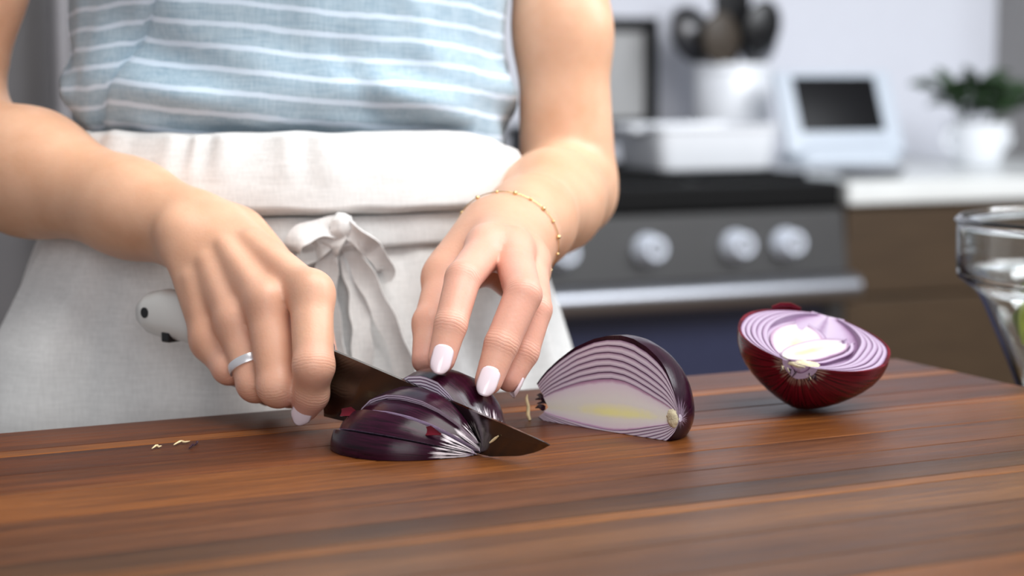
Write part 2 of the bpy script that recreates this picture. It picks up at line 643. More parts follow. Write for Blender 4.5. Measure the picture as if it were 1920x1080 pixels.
# ------------------------------------------------------------------ stove
st = empty('stove', K(-.765, 0), PHI)
tag(st, 'black and steel cooking range with metal knobs and dark oven door', 'stove')
SW = .76
box_obj('body', (0, SW, .03, .64, .06, .895), M['dark_steel'], st, .003)
for x in (.05, SW - .05):
    for yy in (.08, .58):
        box_obj('foot', (x - .02, x + .02, yy - .02, yy + .02, 0, .06), M['black'], st, .002)
box_obj('cooktop', (0, SW, -.01, .64, .872, .917), M['enamel'], st, .006)
for gx in (.03, .275, .52):
    bm = bmesh.new()
    for i in range(5):
        box(bm, gx, gx + .21, .06 + i * .115, .072 + i * .115, .917, .930, .002)
    for i in range(3):
        box(bm, gx + i * .099, gx + .012 + i * .099, .06, .532, .917, .928, .002)
    bm_obj('grate', bm, M['enamel'], st)
bm = bmesh.new()
box(bm, 0, SW, -.035, .03, .755, .868, .004)
for v in bm.verts:                             # leaning panel
    if v.co.y < 0 and v.co.z > .80: v.co.y += .018
panel = bm_obj('control_panel', bm, M['panel'], st)
kn = lathe_mesh('knob', [(0, .0), (.027, 0), (.027, .006), (.0225, .009), (.021, .034), (.0195, .037), (0, .037)], 28)
kc = lathe_mesh('knob_mark', [(0, .0371), (.012, .0371), (.012, .0385), (0, .0385)], 16)
first = True
for px in (1050, 1215, 1380, 1474):
    a, z = kpx(px, 452, -.03)
    o = link('knob', kn, [] if not first else M['knob'], panel)
    o.location = (a + .765, -.026, .812)
    o.rotation_euler = (math.radians(82), 0, 0)
    c = link('knob_cap', kc, [] if not first else M['grey'], o)
    first = False
door = box_obj('oven_door', (.005, SW - .005, -.03, .028, .17, .752), M['panel'], st, .004)
box_obj('door_glass', (.05, SW - .05, -.034, -.028, .22, .725), M['oven_glass'], door, .002)
hd = link('handle', tube_mesh('handle', [(.02, -.085, .738), (.2, -.085, .738), (.5, -.085, .738), (SW - .02, -.085, .738)], .025, 20), M['handle_steel'], door)
for x in (.06, SW - .06):
    box_obj('handle_post', (x - .012, x + .012, -.085, -.028, .726, .743), M['steel'], door, .002)
box_obj('storage_drawer', (.005, SW - .005, -.03, .028, .065, .165), M['dark_steel'], st, .004)

# ------------------------------------------------------------------ base cabinets and worktop to the right
cb = empty('base_cabinet', K(0.0, 0), PHI)
tag(cb, 'dark brown wooden base cabinet with drawers right of the stove', 'cabinet')
box_obj('body', (.004, .815, .02, .64, .09, .872), M['cabinet'], cb, .001)
box_obj('plinth', (.004, .815, .07, .64, 0, .09), M['black'], cb, .001)
z = .866
for h in (.155, .28, .32):
    d = box_obj('drawer', (.010, .809, -.002, .02, z - h, z), M['cabinet'], cb, .002)
    z -= h + .006
wt = box_obj('worktop', (0, .814, -.02, .655, .874, .915), M['stone'], None, .006)
wt.location = K(0.003, 0); wt.rotation_euler = (0, 0, PHI)
tag(wt, 'pale white stone worktop on the brown cabinet beside the stove', 'worktop')

cb2 = empty('base_cabinet', K(-1.32, 0), PHI)
tag(cb2, 'brown base cabinet with white top left of the stove, behind the cook', 'cabinet')
box_obj('body', (0, .55, .02, .64, .09, .872), M['cabinet'], cb2, .001)
box_obj('plinth', (0, .55, .07, .64, 0, .09), M['black'], cb2, .001)
box_obj('door', (.006, .272, -.002, .02, .10, .866), M['cabinet'], cb2, .002)
box_obj('door', (.278, .544, -.002, .02, .10, .866), M['cabinet'], cb2, .002)
box_obj('top', (0, .55, -.02, .655, .874, .915), M['stone'], cb2, .005)

# refrigerator at the left
fr = empty('refrigerator', K(-2.245, -.06), PHI)
tag(fr, 'tall dark grey steel refrigerator at the left edge behind the cook', 'refrigerator')
box_obj('body', (0, .92, .05, .70, .03, 1.80), M['fridge'], fr, .004)
box_obj('base', (.02, .90, .08, .68, 0, .03), M['black'], fr, .001)
dl = box_obj('door', (.003, .455, 0, .048, .70, 1.80), M['fridge'], fr, .006)
dr = box_obj('door', (.461, .917, 0, .048, .70, 1.80), M['fridge'], fr, .006)
box_obj('freezer_drawer', (.003, .917, 0, .048, .05, .69), M['fridge'], fr, .006)
for d, x in ((dl, .425), (dr, .868)):
    link('handle', tube_mesh('handle', [(x, -.045, .80), (x, -.045, 1.1), (x, -.045, 1.4), (x, -.045, 1.7)], .012, 14), M['fridge_bar'], d)
    for zz in (.84, 1.66):
        box_obj('handle_post', (x - .008, x + .008, -.045, 0, zz - .01, zz + .01), M['steel'], d, .001)

# ------------------------------------------------------------------ things on the stove and the worktop
def at_k(px, py, b):
    a, z = kpx(px, py, b)
    return K(a, b, 0)


# white baking dish
a0, _ = kpx(1232, 325, .13); a1, _ = kpx(1462, 325, .13)
bd = empty('baking_dish', K((a0 + a1) / 2, .22, .931), PHI)
tag(bd, 'white rectangular ceramic baking dish standing on the stove', 'dish')
hw = (a1 - a0) / 2


def rrect(w, d, r, n=6):
    out = []
    for cx, cy, s in ((w - r, d - r, 0), (-(w - r), d - r, 1), (-(w - r), -(d - r), 2), (w - r, -(d - r), 3)):
        for i in range(n + 1):
            a = math.pi / 2 * (s + i / n)
            out.append((cx + r * math.cos(a), cy + r * math.sin(a)))
    return out


def loft(name, rings, cap0=True, cap1=True):
    V, Fc = [], []
    n = len(rings[0])
    for r in rings: V += r
    for i in range(len(rings) - 1):
        for k in range(n):
            l = (k + 1) % n
            Fc.append((i * n + k, i * n + l, (i + 1) * n + l, (i + 1) * n + k))
    if cap0: Fc.append(tuple(range(n))[::-1])
    if cap1: Fc.append(tuple((len(rings) - 1) * n + k for k in range(n)))
    me = mesh_np(name, V, Fc)
    bm = bmesh.new(); bm.from_mesh(me)
    bmesh.ops.recalc_face_normals(bm, faces=bm.faces[:]); bm.to_mesh(me); bm.free()
    return me


rg = []
for w, d, zz in ((hw * .90, .084, 0), (hw * .93, .087, .006), (hw * .99, .093, .072), (hw * 1.03, .098, .073), (hw * 1.03, .098, .080), (hw * .96, .090, .080), (hw * .88, .080, .012)):
    rg.append([(x, yy, zz) for x, yy in rrect(w, d, .025)])
link('dish', loft('dish', rg), M['ceramic'], bd)
for s in (-1, 1):
    box_obj('handle', (s * hw * 1.08 - .018, s * hw * 1.08 + .018, -.045, .045, .068, .080), M['ceramic'], bd, .005, 3, True)

# small grey saucepan at the left of the dish
a0, _ = kpx(1150, 300, .30)
pn = empty('saucepan', K(a0 - .06, .44, .931), PHI)
tag(pn, 'grey saucepan on the stove partly hidden behind the arm', 'pan')
link('bowl', lathe_mesh('bowl', [(0, 0), (.075, 0), (.082, .006), (.084, .070), (.087, .073), (.080, .073), (.078, .010), (0, .006)], 40), M['grey'], pn)
box_obj('handle', (-.20, -.08, -.010, .010, .055, .066), M['black'], pn, .004)

# black framed grey panel
a0, z0 = kpx(1232, 200, .60); a1, z1 = kpx(1120, 32, .60)
fp = empty('framed_panel', K(0, .60, 0), PHI)
tag(fp, 'black framed plain grey panel on the wall behind the stove', 'panel')
fa0, fa1, fz0, fz1 = a1 - .02, a0, .985, z1
fw = .026
box_obj('panel', (fa0 + .01, fa1 - .01, .006, .059, fz0 + .01, fz1 - .01), M['mid_grey'], fp, .001)
for d in ((fa0, fa1, -.006, .02, fz0, fz0 + fw), (fa0, fa1, -.006, .02, fz1 - fw, fz1), (fa0, fa0 + fw, -.006, .02, fz0 + fw, fz1 - fw), (fa1 - fw, fa1, -.006, .02, fz0 + fw, fz1 - fw)):
    box_obj('frame_bar', d, M['black'], fp, .002)

# utensil crock and utensils
ck = empty('utensil_crock', at_k(1372, 230, .47) + Vector((0, 0, .930)), PHI)
tag(ck, 'white cylindrical ceramic crock holding dark cooking utensils', 'crock')
link('pot', lathe_mesh('pot', [(0, 0), (.072, 0), (.077, .006), (.077, .186), (.074, .190), (.070, .186), (.070, .010), (0, .008)], 48), M['ceramic'], ck)
ring_pts = [(.0785 * math.cos(a), .0785 * math.sin(a), .178) for a in [2 * math.pi * i / 40 for i in range(41)]]
link('rim', tube_mesh('rim', ring_pts, .0035, 8), M['ceramic'], ck)
cko = ck.location.copy()
utens = [('ladle', 'black ladle with round bowl, leftmost utensil in the white crock', (.03, .01), (-.085, .045, .265), M['dark_steel'], 'ladle'),
         ('spatula', 'broad black spatula standing upright in the white crock', (.01, .02), (-.005, .01, .265), M['black'], 'spatula'),
         ('serving_spoon', 'dark serving spoon leaning right in the white crock', (.0, -.02), (.06, -.035, .28), M['black'], 'spoon'),
         ('whisk', 'grey handled spoon reaching far right out of the white crock', (-.055, .0), (.095, .03, .25), M['grey'], 'spoon'),
         ('wooden_spoon', 'brown wooden spoon between the dark utensils in the crock', (.01, -.03), (-.045, -.05, .25), M['wooden'], 'spoon')]
for nm, lb, b0, tp, m, kd in utens:
    nm = 'slotted_spoon' if nm == 'whisk' else nm
    e = empty(nm, cko + Vector((b0[0], b0[1], .012)), PHI)
    tag(e, lb, kd, 'utensils in the white crock')
    A = Vector((0, 0, 0)); Bv = Vector((tp[0] - b0[0], tp[1] - b0[1], tp[2] - .012))
    link('handle', tube_mesh('handle', [A, A.lerp(Bv, .4), A.lerp(Bv, .8)], .0065, 10), m, e)
    h = A.lerp(Bv, .8); t = Bv.normalized()
    side = t.cross(Vector((0, 1, 0))).normalized()
    if kd == 'spatula':
        pts = [h - t * .02, h + t * .01, h + t * .03, h + t * .12, h + t * .135]
        me = ribbon_mesh('blade', pts, [side] * 5, [.014, .06, .078, .084, .076], .004)
    else:
        rr = .046 if kd == 'ladle' else .042
        V, Fc = [], []
        c = h + t * .035
        nrm = t.cross(side)
        n1, n2 = 6, 16
        for i in range(n1 + 1):
            r = i / n1
            for k in range(n2):
                a = 2 * math.pi * k / n2
                dpt = (1 - r * r) * (.022 if kd == 'ladle' else .010)
                V.append(c + side * (rr * r * math.cos(a)) + t * (rr * 1.3 * r * math.sin(a)) + nrm * dpt)
        for i in range(n1):
            for k in range(n2):
                l = (k + 1) % n2
                Fc.append((i * n2 + k, i * n2 + l, (i + 1) * n2 + l, (i + 1) * n2 + k))
        me = mesh_np('head', V, Fc)
    o = link('head', me, m, e)
    sm = o.modifiers.new('thick', 'SOLIDIFY'); sm.thickness = .003

# smart display on the worktop corner
sa, sz = kpx(1580, 285, .20)
sd = empty('smart_display', K(sa + .035, .24, .930), PHI)
tag(sd, 'white framed tablet display with dark screen leaning by the stove', 'display')
sd.rotation_euler = (0, 0, PHI - math.radians(2))
rot = Matrix.Rotation(math.radians(-24), 4, 'X')


def tilt_box(name, dims, m, parent, bev=.004, shift=(0, 0, 0)):
    bm = bmesh.new(); box(bm, *dims, bevel=bev, seg=3)
    bm.transform(Matrix.Translation(shift) @ rot)
    return bm_obj(name, bm, m, parent, True)


cs = tilt_box('case', (-.128, .128, -.010, .006, .006, .176), M['device'], sd, .006, (0, 0, .012))
tilt_box('screen', (-.090, .090, -.0115, -.0095, .050, .162), M['screen'], cs, .0006, (0, 0, .012))
link('base', loft('base', [[(x, yy + .03, zz) for x, yy in rrect(w, d, .02)] for w, d, zz in ((.105, .055, 0), (.110, .058, .006), (.100, .045, .030), (.085, .02, .045))]), M['device'], sd)

# grey round trivet in front of the display
ta, _ = kpx(1640, 318, .07)
tv = empty('spoon_rest', K(ta, .085, .916), PHI)
tag(tv, 'flat grey round spoon rest at the worktop corner below the display', 'spoon rest')
link('dish', lathe_mesh('dish', [(0, 0), (.05, 0), (.063, .010), (.064, .014), (.060, .013), (.05, .005), (0, .004)], 36), M['grey'], tv)
box_obj('handle', (-.12, -.055, -.010, .010, .010, .014), M['grey'], tv, .003, 2, True)

# potted plant
pa, _ = kpx(1832, 300, .30)
pp = empty('potted_plant', K(pa, .30, .916), PHI)
tag(pp, 'bushy green plant in a white pot on the worktop', 'plant')
pot = link('pot', lathe_mesh('pot', [(0, 0), (.040, 0), (.046, .005), (.058, .045), (.066, .082), (.066, .086), (.061, .086), (.054, .05), (.044, .012), (0, .010)], 36), M['ceramic'], pp)
link('soil', lathe_mesh('soil', [(0, .074), (.058, .072), (.058, .068), (0, .066)], 30), M['soil'], pp)
for s in (-1, 1):
    pts = [(s * (.058 + .022 * math.sin(math.pi * i / 8)), 0, .03 + .045 * i / 8) for i in range(9)]
    link('handle', tube_mesh('handle', pts, .005, 8), M['ceramic'], pot)
lv, lf = [], []
for i in range(6):
    t = i / 5
    w = .011 * math.sin(math.pi * (t * .92 + .06)) ** .8
    zc = .012 * math.sin(t * 2.4)
    for k, s in enumerate((-1, -.5, 0, .5, 1)):
        lv.append((t * .052, s * w, zc - abs(s) * .0 + (s * s) * .003))
for i in range(5):
    for k in range(4):
        lf.append((i * 5 + k, i * 5 + k + 1, (i + 1) * 5 + k + 1, (i + 1) * 5 + k))
leafm = mesh_np('leaf', lv, lf)
rnd = random.Random(3)
stems = []
for i in range(9):
    a = i * 2.4
    r = .018 + .010 * (i % 3)
    top = Vector((math.cos(a) * (r + .06), math.sin(a) * (r + .03), .110 + .065 * rnd.random()))
    basep = Vector((math.cos(a) * r, math.sin(a) * r, .07))
    mid = basep.lerp(top, .5) + Vector((0, 0, .02))
    s = link('stem', tube_mesh('stem', [basep, mid, top], [.0022, .0018, .0012], 6), M['leaf'], pp)
    stems.append((basep, mid, top))
first = True
for b0, md, tp in stems:
    for k in range(9):
        u = .35 + .65 * k / 8
        p = b0.lerp(md, u * 2) if u < .5 else md.lerp(tp, u * 2 - 1)
        o = link('leaf', leafm, M['leaf'] if first else [], pp)
        first = False
        o.location = p
        o.rotation_euler = (rnd.uniform(-.6, .6), rnd.uniform(-.9, .25), rnd.uniform(0, 6.28))
        s = rnd.uniform(.85, 1.35)
        o.scale = (s, s * 1.2, s)

# ------------------------------------------------------------------ glass bowl of vegetables at the right
gz = BOARD - BT
gc = P(2112, 500, 1.27)
gc.z = gz
gb = empty('glass_bowl', gc)
tag(gb, 'clear glass mixing bowl with vegetables at the right edge', 'bowl')
def zb(py): return P(1960, py, 1.27).z - gz
Hr, Hs = zb(412), zb(528)
prof = [(0, .002), (.050, 0), (.056, .001), (.060, .006), (.070, .032), (.081, .058), (.0925, Hs - .010), (.1035, Hs), (.1065, Hs + .006), (.107, Hr - .006), (.1085, Hr - .002), (.107, Hr), (.1035, Hr - .001),
        (.1025, Hs + .008), (.097, Hs + .001), (.088, Hs - .010), (.077, .058), (.066, .034), (.055, .012), (.048, .007), (0, .007)]
prof = [tuple(q) for q in smooth_path(prof, 90)]
prof[0] = (0, prof[0][1]); prof[-1] = (0, prof[-1][1])
link('bowl', lathe_mesh('bowl', prof, 96), M['glass'], gb)
vegs = [('vegetable_chunk', 'pale yellow-green vegetable chunk against the glass bowl wall', 'green', (-.061, -.016, .073), (.009, .012, .022), 'vegetable'),
        ('salad_leaf', 'crumpled dark green salad leaf in the glass bowl', 'dark_green', (-.050, .010, .068), (.016, .014, .020), 'vegetable'),
        ('tomato_piece', 'red tomato piece low in the glass bowl', 'red', (-.040, -.026, .036), (.014, .012, .014), 'vegetable'),
        ('vegetable_chunk', 'olive green vegetable chunk at the middle of the glass bowl', 'dark_green', (.005, -.025, .036), (.026, .022, .022), 'vegetable'),
        ('vegetable_chunk', 'yellow-green vegetable chunk at the far side of the glass bowl', 'green', (.018, .02, .036), (.022, .020, .020), 'vegetable')]
for k in range(9):
    a = k * 2.4
    r = .012 + .0042 * k
    vegs.append(('salad_leaf', 'leafy green salad piece in the pile filling the glass bowl', 'dark_green', (r * math.cos(a) * .9, r * math.sin(a) * .9, .026 + .0028 * k), (.016, .015, .013), 'vegetable'))
for i, (nm, lb, m, p, s, ct) in enumerate(vegs):
    bm = bmesh.new()
    bmesh.ops.create_icosphere(bm, subdivisions=3, radius=1)
    for v in bm.verts:
        q = v.co * 1.6 + Vector((i * 7, 0, 0))
        f = 1 + .28 * noise.noise(q) + .10 * noise.noise(q * 3)
        v.co = Vector((v.co.x * s[0] * f, v.co.y * s[1] * f, v.co.z * s[2] * f))
    o = bm_obj(nm, bm, M[m], None, True)
    o.location = gc + Vector(p)
    tag(o, lb, ct, 'vegetables in the glass bowl')
# ------------------------------------------------------------------ onions
ON_T = [0, .03, .08, .16, .28, .42, .55, .68, .80, .89, .95, .985, 1.0]
ST_T = [0, .03, .08, .16, .28, .42, .52, .62, .70, .80, .88, .93, .97, 1.0]
ST_R = [.30, .38, .49, .63, .80, .935, .985, 1.0, .975, .88, .74, .58, .36, .07]
ON_R = [.07, .16, .32, .58, .84, .975, 1.0, .95, .80, .58, .36, .22, .14]


def onion_r(t, blunt=False):
    if blunt == 'stem':
        return float(np.interp(t, ST_T, ST_R))
    if blunt:
        return max(.10, (1 - abs(2 * t - 1.02) ** 2.5 / 1.03)) ** .62
    return float(np.interp(t, ON_T, ON_R))


def onion_bm(L, R, s0, s1, ph0, ph1, nt=34, nf=22, depth=1.0, ax=.80, face_up=0.0, wob=0.0, blunt=False, low=0.0, vee=1.0):
    """one layer: the shell between scale s0 (outside) and s1, cut by the planes ph0 and ph1"""
    bm = bmesh.new()
    lv = bm.verts.layers.float.new('v')
    lt = bm.verts.layers.float.new('tt')
    lp = bm.verts.layers.float.new('ph')

    def pt(t, s, f, v):
        x = L / 2 - L * (1 - t) * (ax + (1 - ax) * s)
        r = R * s * onion_r(t, blunt)
        if low:
            g = min(1, max(0, (t - .48) / .5))
            r *= 1 - .8 * (1 - s) * g * g * (3 - 2 * g)
            g = min(1, max(0, (f - math.pi * .45) / (math.pi * .55)))
            r *= 1 - low * g * g * (3 - 2 * g)
        if wob:
            r *= 1 + wob * noise.noise(Vector((t * 3, f * 1.3, s * 2)))
        cf, sf = math.cos(f), max(0.0, math.sin(f))
        q = bm.verts.new((x, r * math.copysign(abs(cf) ** vee, cf), -r * sf ** vee * depth + (face_up * math.sqrt(max(0, math.sin(math.pi * t))) if blunt is True else face_up)))
        q[lv] = v; q[lt] = t; q[lp] = f
        return q
    ts = [0.5 - 0.5 * math.cos(math.pi * i / (nt - 1)) for i in range(nt)]
    fs = [ph0 + (ph1 - ph0) * i / (nf - 1) for i in range(nf)]
    O = [[pt(t, s0, f, 1.0) for f in fs] for t in ts]
    I = [[pt(t, max(s1, .0005), f, 0.0) for f in fs] for t in ts]
    for i in range(nt - 1):
        for k in range(nf - 1):
            bm.faces.new((O[i][k], O[i][k + 1], O[i + 1][k + 1], O[i + 1][k]))
            bm.faces.new((I[i][k], I[i + 1][k], I[i + 1][k + 1], I[i][k + 1]))
        bm.faces.new((O[i][0], O[i + 1][0], I[i + 1][0], I[i][0]))
        bm.faces.new((O[i][-1], I[i][-1], I[i + 1][-1], O[i + 1][-1]))
    for k in range(nf - 1):
        bm.faces.new((O[0][k], I[0][k], I[0][k + 1], O[0][k + 1]))
        bm.faces.new((O[-1][k], O[-1][k + 1], I[-1][k + 1], I[-1][k]))
    return bm


def clip(bm, co, no):
    """cut away the side the normal points to, close the cut"""
    bmesh.ops.bisect_plane(bm, geom=bm.verts[:] + bm.edges[:] + bm.faces[:], dist=1e-6, plane_co=co, plane_no=no, clear_outer=True)
    es = [e for e in bm.edges if e.is_boundary]
    if es: bmesh.ops.holes_fill(bm, edges=es, sides=0)
    big = [f for f in bm.faces if len(f.verts) > 4]
    if big: bmesh.ops.triangulate(bm, faces=big)


def frame_matrix(o, x, z):
    x = Vector(x).normalized(); z = Vector(z)
    z = (z - x * z.dot(x)).normalized()
    y = z.cross(x)
    return Matrix(((x.x, y.x, z.x, o[0]), (x.y, y.y, z.y, o[1]), (x.z, y.z, z.z, o[2]), (0, 0, 0, 1)))


def place(e, m):
    e.location = m.to_translation()
    e.rotation_mode = 'XYZ'
    e.rotation_euler = m.to_euler()


def onion_obj(name, bm, mats, parent):
    bmesh.ops.recalc_face_normals(bm, faces=bm.faces[:])
    me = bpy.data.meshes.new(name)
    bm.to_mesh(me); bm.free()
    o = link(name, me, mats, parent)
    try:
        me.set_sharp_from_angle(angle=math.radians(38))
    except Exception:
        pass
    return o


# --- middle onion: stands on a cut, its other cut face towards the camera
q0, q1 = ground(1000, 786), ground(1250, 827)
fx = (q1 - q0); fx.z = 0; fx.normalize()
fn = Vector((fx.y, -fx.x, 0))                   # face normal, towards the camera
A = on_plane(1008, 762, q0, fn); Bq = on_plane(1274, 786, q0, fn)
axx = (Bq - A)
L2 = axx.length
top = on_plane(1165, 629, q0, fn)
R2 = (top - A).cross(axx.normalized()).length
on2 = empty('onion_piece', (0, 0, 0))
m2 = frame_matrix((A + Bq) / 2, axx, fn)
place(on2, m2)
tag(on2, 'upright red onion piece showing curved layers, between knife tip and onion half', 'onion')
inv = m2.inverted()
bco = inv @ Vector((q0.x, q0.y, BOARD + .0002)); bno = inv.to_3x3() @ Vector((0, 0, -1))
cut = [1.0, .955, .885, .80, .715, .63, .545, .46]
rj = random.Random(5)
for i in range(len(cut) - 1):
    mt = M['peel'] if i == 0 else M['flesh']
    bm = onion_bm(L2, R2, cut[i] - (.004 if i else 0), cut[i + 1], 0, math.pi, depth=.92, ax=.90, face_up=rj.uniform(-.0005, .0005) if i else 0, wob=.03, low=.52, blunt='stem')
    clip(bm, bco, bno)
    onion_obj('outer_peel' if i == 0 else 'layer', bm, mt if i else [M['peel_plain']], on2)
bm = onion_bm(L2, R2, cut[-1] - .008, 0, 0, math.pi, depth=.92, ax=.92, wob=.04, low=.52, blunt='stem')
clip(bm, bco, bno)
onion_obj('heart', bm, M['core_bright'], on2)
rootm = on_plane(1262, 784, q0, fn)
bm = bmesh.new()
bmesh.ops.create_icosphere(bm, subdivisions=3, radius=1)
for v in bm.verts:
    f = 1 + .2 * noise.noise(v.co * 3)
    v.co = Vector((v.co.x * .0036 * f, v.co.y * .0048 * f, v.co.z * .0014 * f))
o = bm_obj('root_plate', bm, M['root'], on2, True)
o.location = inv @ (rootm + fn * .0002)
for k in range(4):
    b0 = on_plane(1014, 748 + k * 6, q0, fn) - fn * (.002 + .004 * (k % 3))
    b1 = on_plane(1000 - 3 * (k % 2), 742 + k * 8, q0, fn) - fn * .003
    o = link('dry_neck', tube_mesh('dry_neck', [inv @ b0, inv @ b0.lerp(b1, .5) + Vector((0, .001, 0)), inv @ b1], [.0018, .0012, .0003], 6), M['dark_dry'], on2)
pts = [(1003, 786), (999, 775), (1000, 760), (996, 745), (998, 738)]
o = link('dry_shred', tube_mesh('dry_shred', [inv @ (on_plane(x, yy, q0, fn) + fn * .004) for x, yy in pts], [.0008, .0012, .001, .0009, .0003], 6), M['dry'], on2)
pts = [(1020, 742), (1014, 728), (1017, 715), (1024, 708)]
o = link('peel_flake', ribbon_mesh('peel_flake', [inv @ (on_plane(x, yy, q0, fn) - fn * .004) for x, yy in pts], [Vector((1, .2, .5))] * 4, [.006, .006, .005, .001], .0006), M['dark_dry'], on2)

# --- far right onion half lying on its round back, cut face up
n3 = Vector((.15, -.25, .95)).normalized()
x3 = Vector((-.30, -1, 0))
x3 = (x3 - n3 * x3.dot(n3)).normalized()
c3 = P(1527, 656, 1.095)
L3, R3 = .084, .0425
on3 = empty('onion_half', (0, 0, 0))
tag(on3, 'red onion half lying on its round back, cut face up, right of the board', 'onion')
cut = [1.0, .955, .885, .81, .735, .66, .585]
dep3 = .90
bmt = onion_bm(L3, R3, 1, .99, 0, math.pi, depth=dep3, blunt=True, vee=1.22)
m3 = frame_matrix(c3, x3, n3)
lo = min((m3 @ v.co).z for v in bmt.verts); bmt.free()
c3.z += BOARD + .0002 - lo
m3 = frame_matrix(c3, x3, n3)
place(on3, m3)
for i in range(len(cut) - 1):
    bm = onion_bm(L3, R3, cut[i] - (.004 if i else 0), cut[i + 1], 0, math.pi, depth=dep3, ax=.985, face_up=rj.uniform(-.0006, .0006) if i else 0, wob=.05, blunt=True, vee=1.22)
    onion_obj('outer_peel' if i == 0 else 'layer', bm, M['peel_red'] if i == 0 else M['flesh_soft'], on3)
# an inner layer that opens, with two hearts side by side
bm = onion_bm(L3, R3, .575, 0, 0, math.pi, depth=dep3, ax=.985, face_up=-.003, wob=.05, blunt=True, vee=1.22)
onion_obj('layer', bm, M['flesh_soft'], on3)
for sy, sc_, dx, rz in ((-.0090, .37, .000, .12), (.0115, .26, .006, -.50)):
    e = onion_obj('heart', onion_bm(L3, R3, sc_ - .02, 0, 0, math.pi, depth=dep3, ax=.50, wob=.08, blunt=True), M['core'], on3)
    e.location = (dx - .002, sy, .0004 if sy < 0 else .0012); e.rotation_euler = (0, 0, rz)
    e = onion_obj('layer', onion_bm(L3, R3, sc_ + .045, sc_ - .015, 0, math.pi, depth=dep3, ax=.54, face_up=-.0012, wob=.08, blunt=True), M['flesh_soft'], on3)
    e.location = (dx - .002, sy, .0002 if sy < 0 else .0010); e.rotation_euler = (0, 0, rz)
bm = bmesh.new()
bmesh.ops.create_icosphere(bm, subdivisions=3, radius=1)
for v in bm.verts:
    f = 1 + .25 * noise.noise(v.co * 3.1)
    v.co = Vector((v.co.x * .005 * f, v.co.y * .0110 * f, v.co.z * .0022 * f))
o = bm_obj('root_plate', bm, M['root'], on3, True)
o.location = (L3 / 2 - .0045, -.001, -.0010)
for k in range(26):
    a = rj.uniform(-1.2, 1.2)
    b0 = Vector((L3 / 2 - .002, .0085 * a, -.003)); b1 = b0 + Vector((rj.uniform(.001, .004), rj.uniform(-.003, .003), -rj.uniform(.002, .006)))
    link('root_hair', tube_mesh('root_hair', [b0, b0.lerp(b1, .5) + Vector((.001, 0, 0)), b1], [.0004, .00035, .0001], 5), M['dark_dry'] if k % 3 else M['root'], on3)
pts = [Vector((-L3 / 2 + .013, -.031, .0005)), Vector((-L3 / 2 + .009, -.027, .0015)), Vector((-L3 / 2 + .005, -.022, .0015)), Vector((-L3 / 2 + .003, -.016, .0005))]
link('peel_flake', ribbon_mesh('peel_flake', pts, [Vector((0, .2, 1))] * 4, [.002, .004, .004, .002], .0006), M['peel_red'], on3)

# ------------------------------------------------------------------ knife
ko = ground(920, 857)
KYAW = math.radians(-38)
kd = Vector((math.cos(KYAW), math.sin(KYAW), 0))       # towards the tip
kn_ = Vector((kd.y, -kd.x, 0))                         # towards the camera
km = Matrix(((kd.x, -kn_.x, 0, ko.x), (kd.y, -kn_.y, 0, ko.y), (0, 0, 1, BOARD), (0, 0, 0, 1)))   # local x tip, y away from the camera, z up
kinv = km.inverted()


def kpt(px, py):
    q = kinv @ on_plane(px, py, ko, kn_)
    return q.x, q.z


knife = empty('kitchen_knife', (0, 0, 0))
place(knife, km)
tag(knife, 'steel chef knife with white riveted handle slicing into the onion', 'knife')
sp = [kpt(*q) for q in ((606, 648), (700, 688), (800, 731), (900, 775), (960, 801), (1000, 819), (1024, 830), (1031, 834))]
ed = [kpt(*q) for q in ((592, 777), (920, 858), (975, 855), (1005, 848), (1024, 839), (1031, 835))]
ed = [(ed[0][0], max(ed[0][1], .002))] + [(x, max(z_, .0002)) for x, z_ in ed[1:]]
xs = np.linspace(sp[0][0], sp[-1][0], 46)
V, Fc = [], []
x_h = ed[0][0]
for x in xs:
    zt = np.interp(x, [p[0] for p in sp], [p[1] for p in sp])
    xe = max(x, x_h)
    ze = np.interp(xe, [p[0] for p in ed], [p[1] for p in ed])
    if x < x_h: ze = np.interp(x, [sp[0][0], x_h], [ed[0][1] + .004, ed[0][1]])
    ze = min(ze, zt - .00005)
    tt_ = min(1, (xs[-1] - x) / .05) * .6 + .4
    hs, he = .0011 * tt_, .00012
    for yy, zz in ((-hs, zt), (-(hs * .75 + he * .25), zt * .6 + ze * .4), (-he, ze), (he, ze), ((hs * .75 + he * .25), zt * .6 + ze * .4), (hs, zt)):
        V.append((x, yy, zz))
for i in range(len(xs) - 1):
    for k in range(6):
        l = (k + 1) % 6
        Fc.append((i * 6 + k, i * 6 + l, (i + 1) * 6 + l, (i + 1) * 6 + k))
Fc.append((0, 1, 2, 3, 4, 5)); Fc.append(tuple((len(xs) - 1) * 6 + k for k in range(6)))
me = mesh_np('blade', V, Fc)
bm = bmesh.new(); bm.from_mesh(me); bmesh.ops.recalc_face_normals(bm, faces=bm.faces[:]); bm.to_mesh(me); bm.free()
blade = link('blade', me, M['blade'], knife, smooth=False)
hst = [((271, 577), (271, 590)), ((276, 560), (277, 608)), ((288, 546), (292, 625)), ((310, 541), (318, 634)), ((350, 549), (352, 640)), ((430, 580), (430, 668)), ((520, 615), (520, 702)), ((600, 645), (596, 735))]
rg = []
for (t0, b0) in hst:
    x1, z1 = kpt(*t0); x2, z2 = kpt(*b0)
    x = (x1 + x2) / 2
    hh, cz = (z1 - z2) / 2, (z1 + z2) / 2
    th = .0098 * min(1, hh / .008)
    rg.append([(x, th * math.copysign(abs(math.cos(a)) ** .75, math.cos(a)), cz + hh * math.copysign(abs(math.sin(a)) ** .8, math.sin(a))) for a in [2 * math.pi * i / 24 for i in range(24)]])
hdl = link('handle', loft('handle', rg), M['handle'], knife)
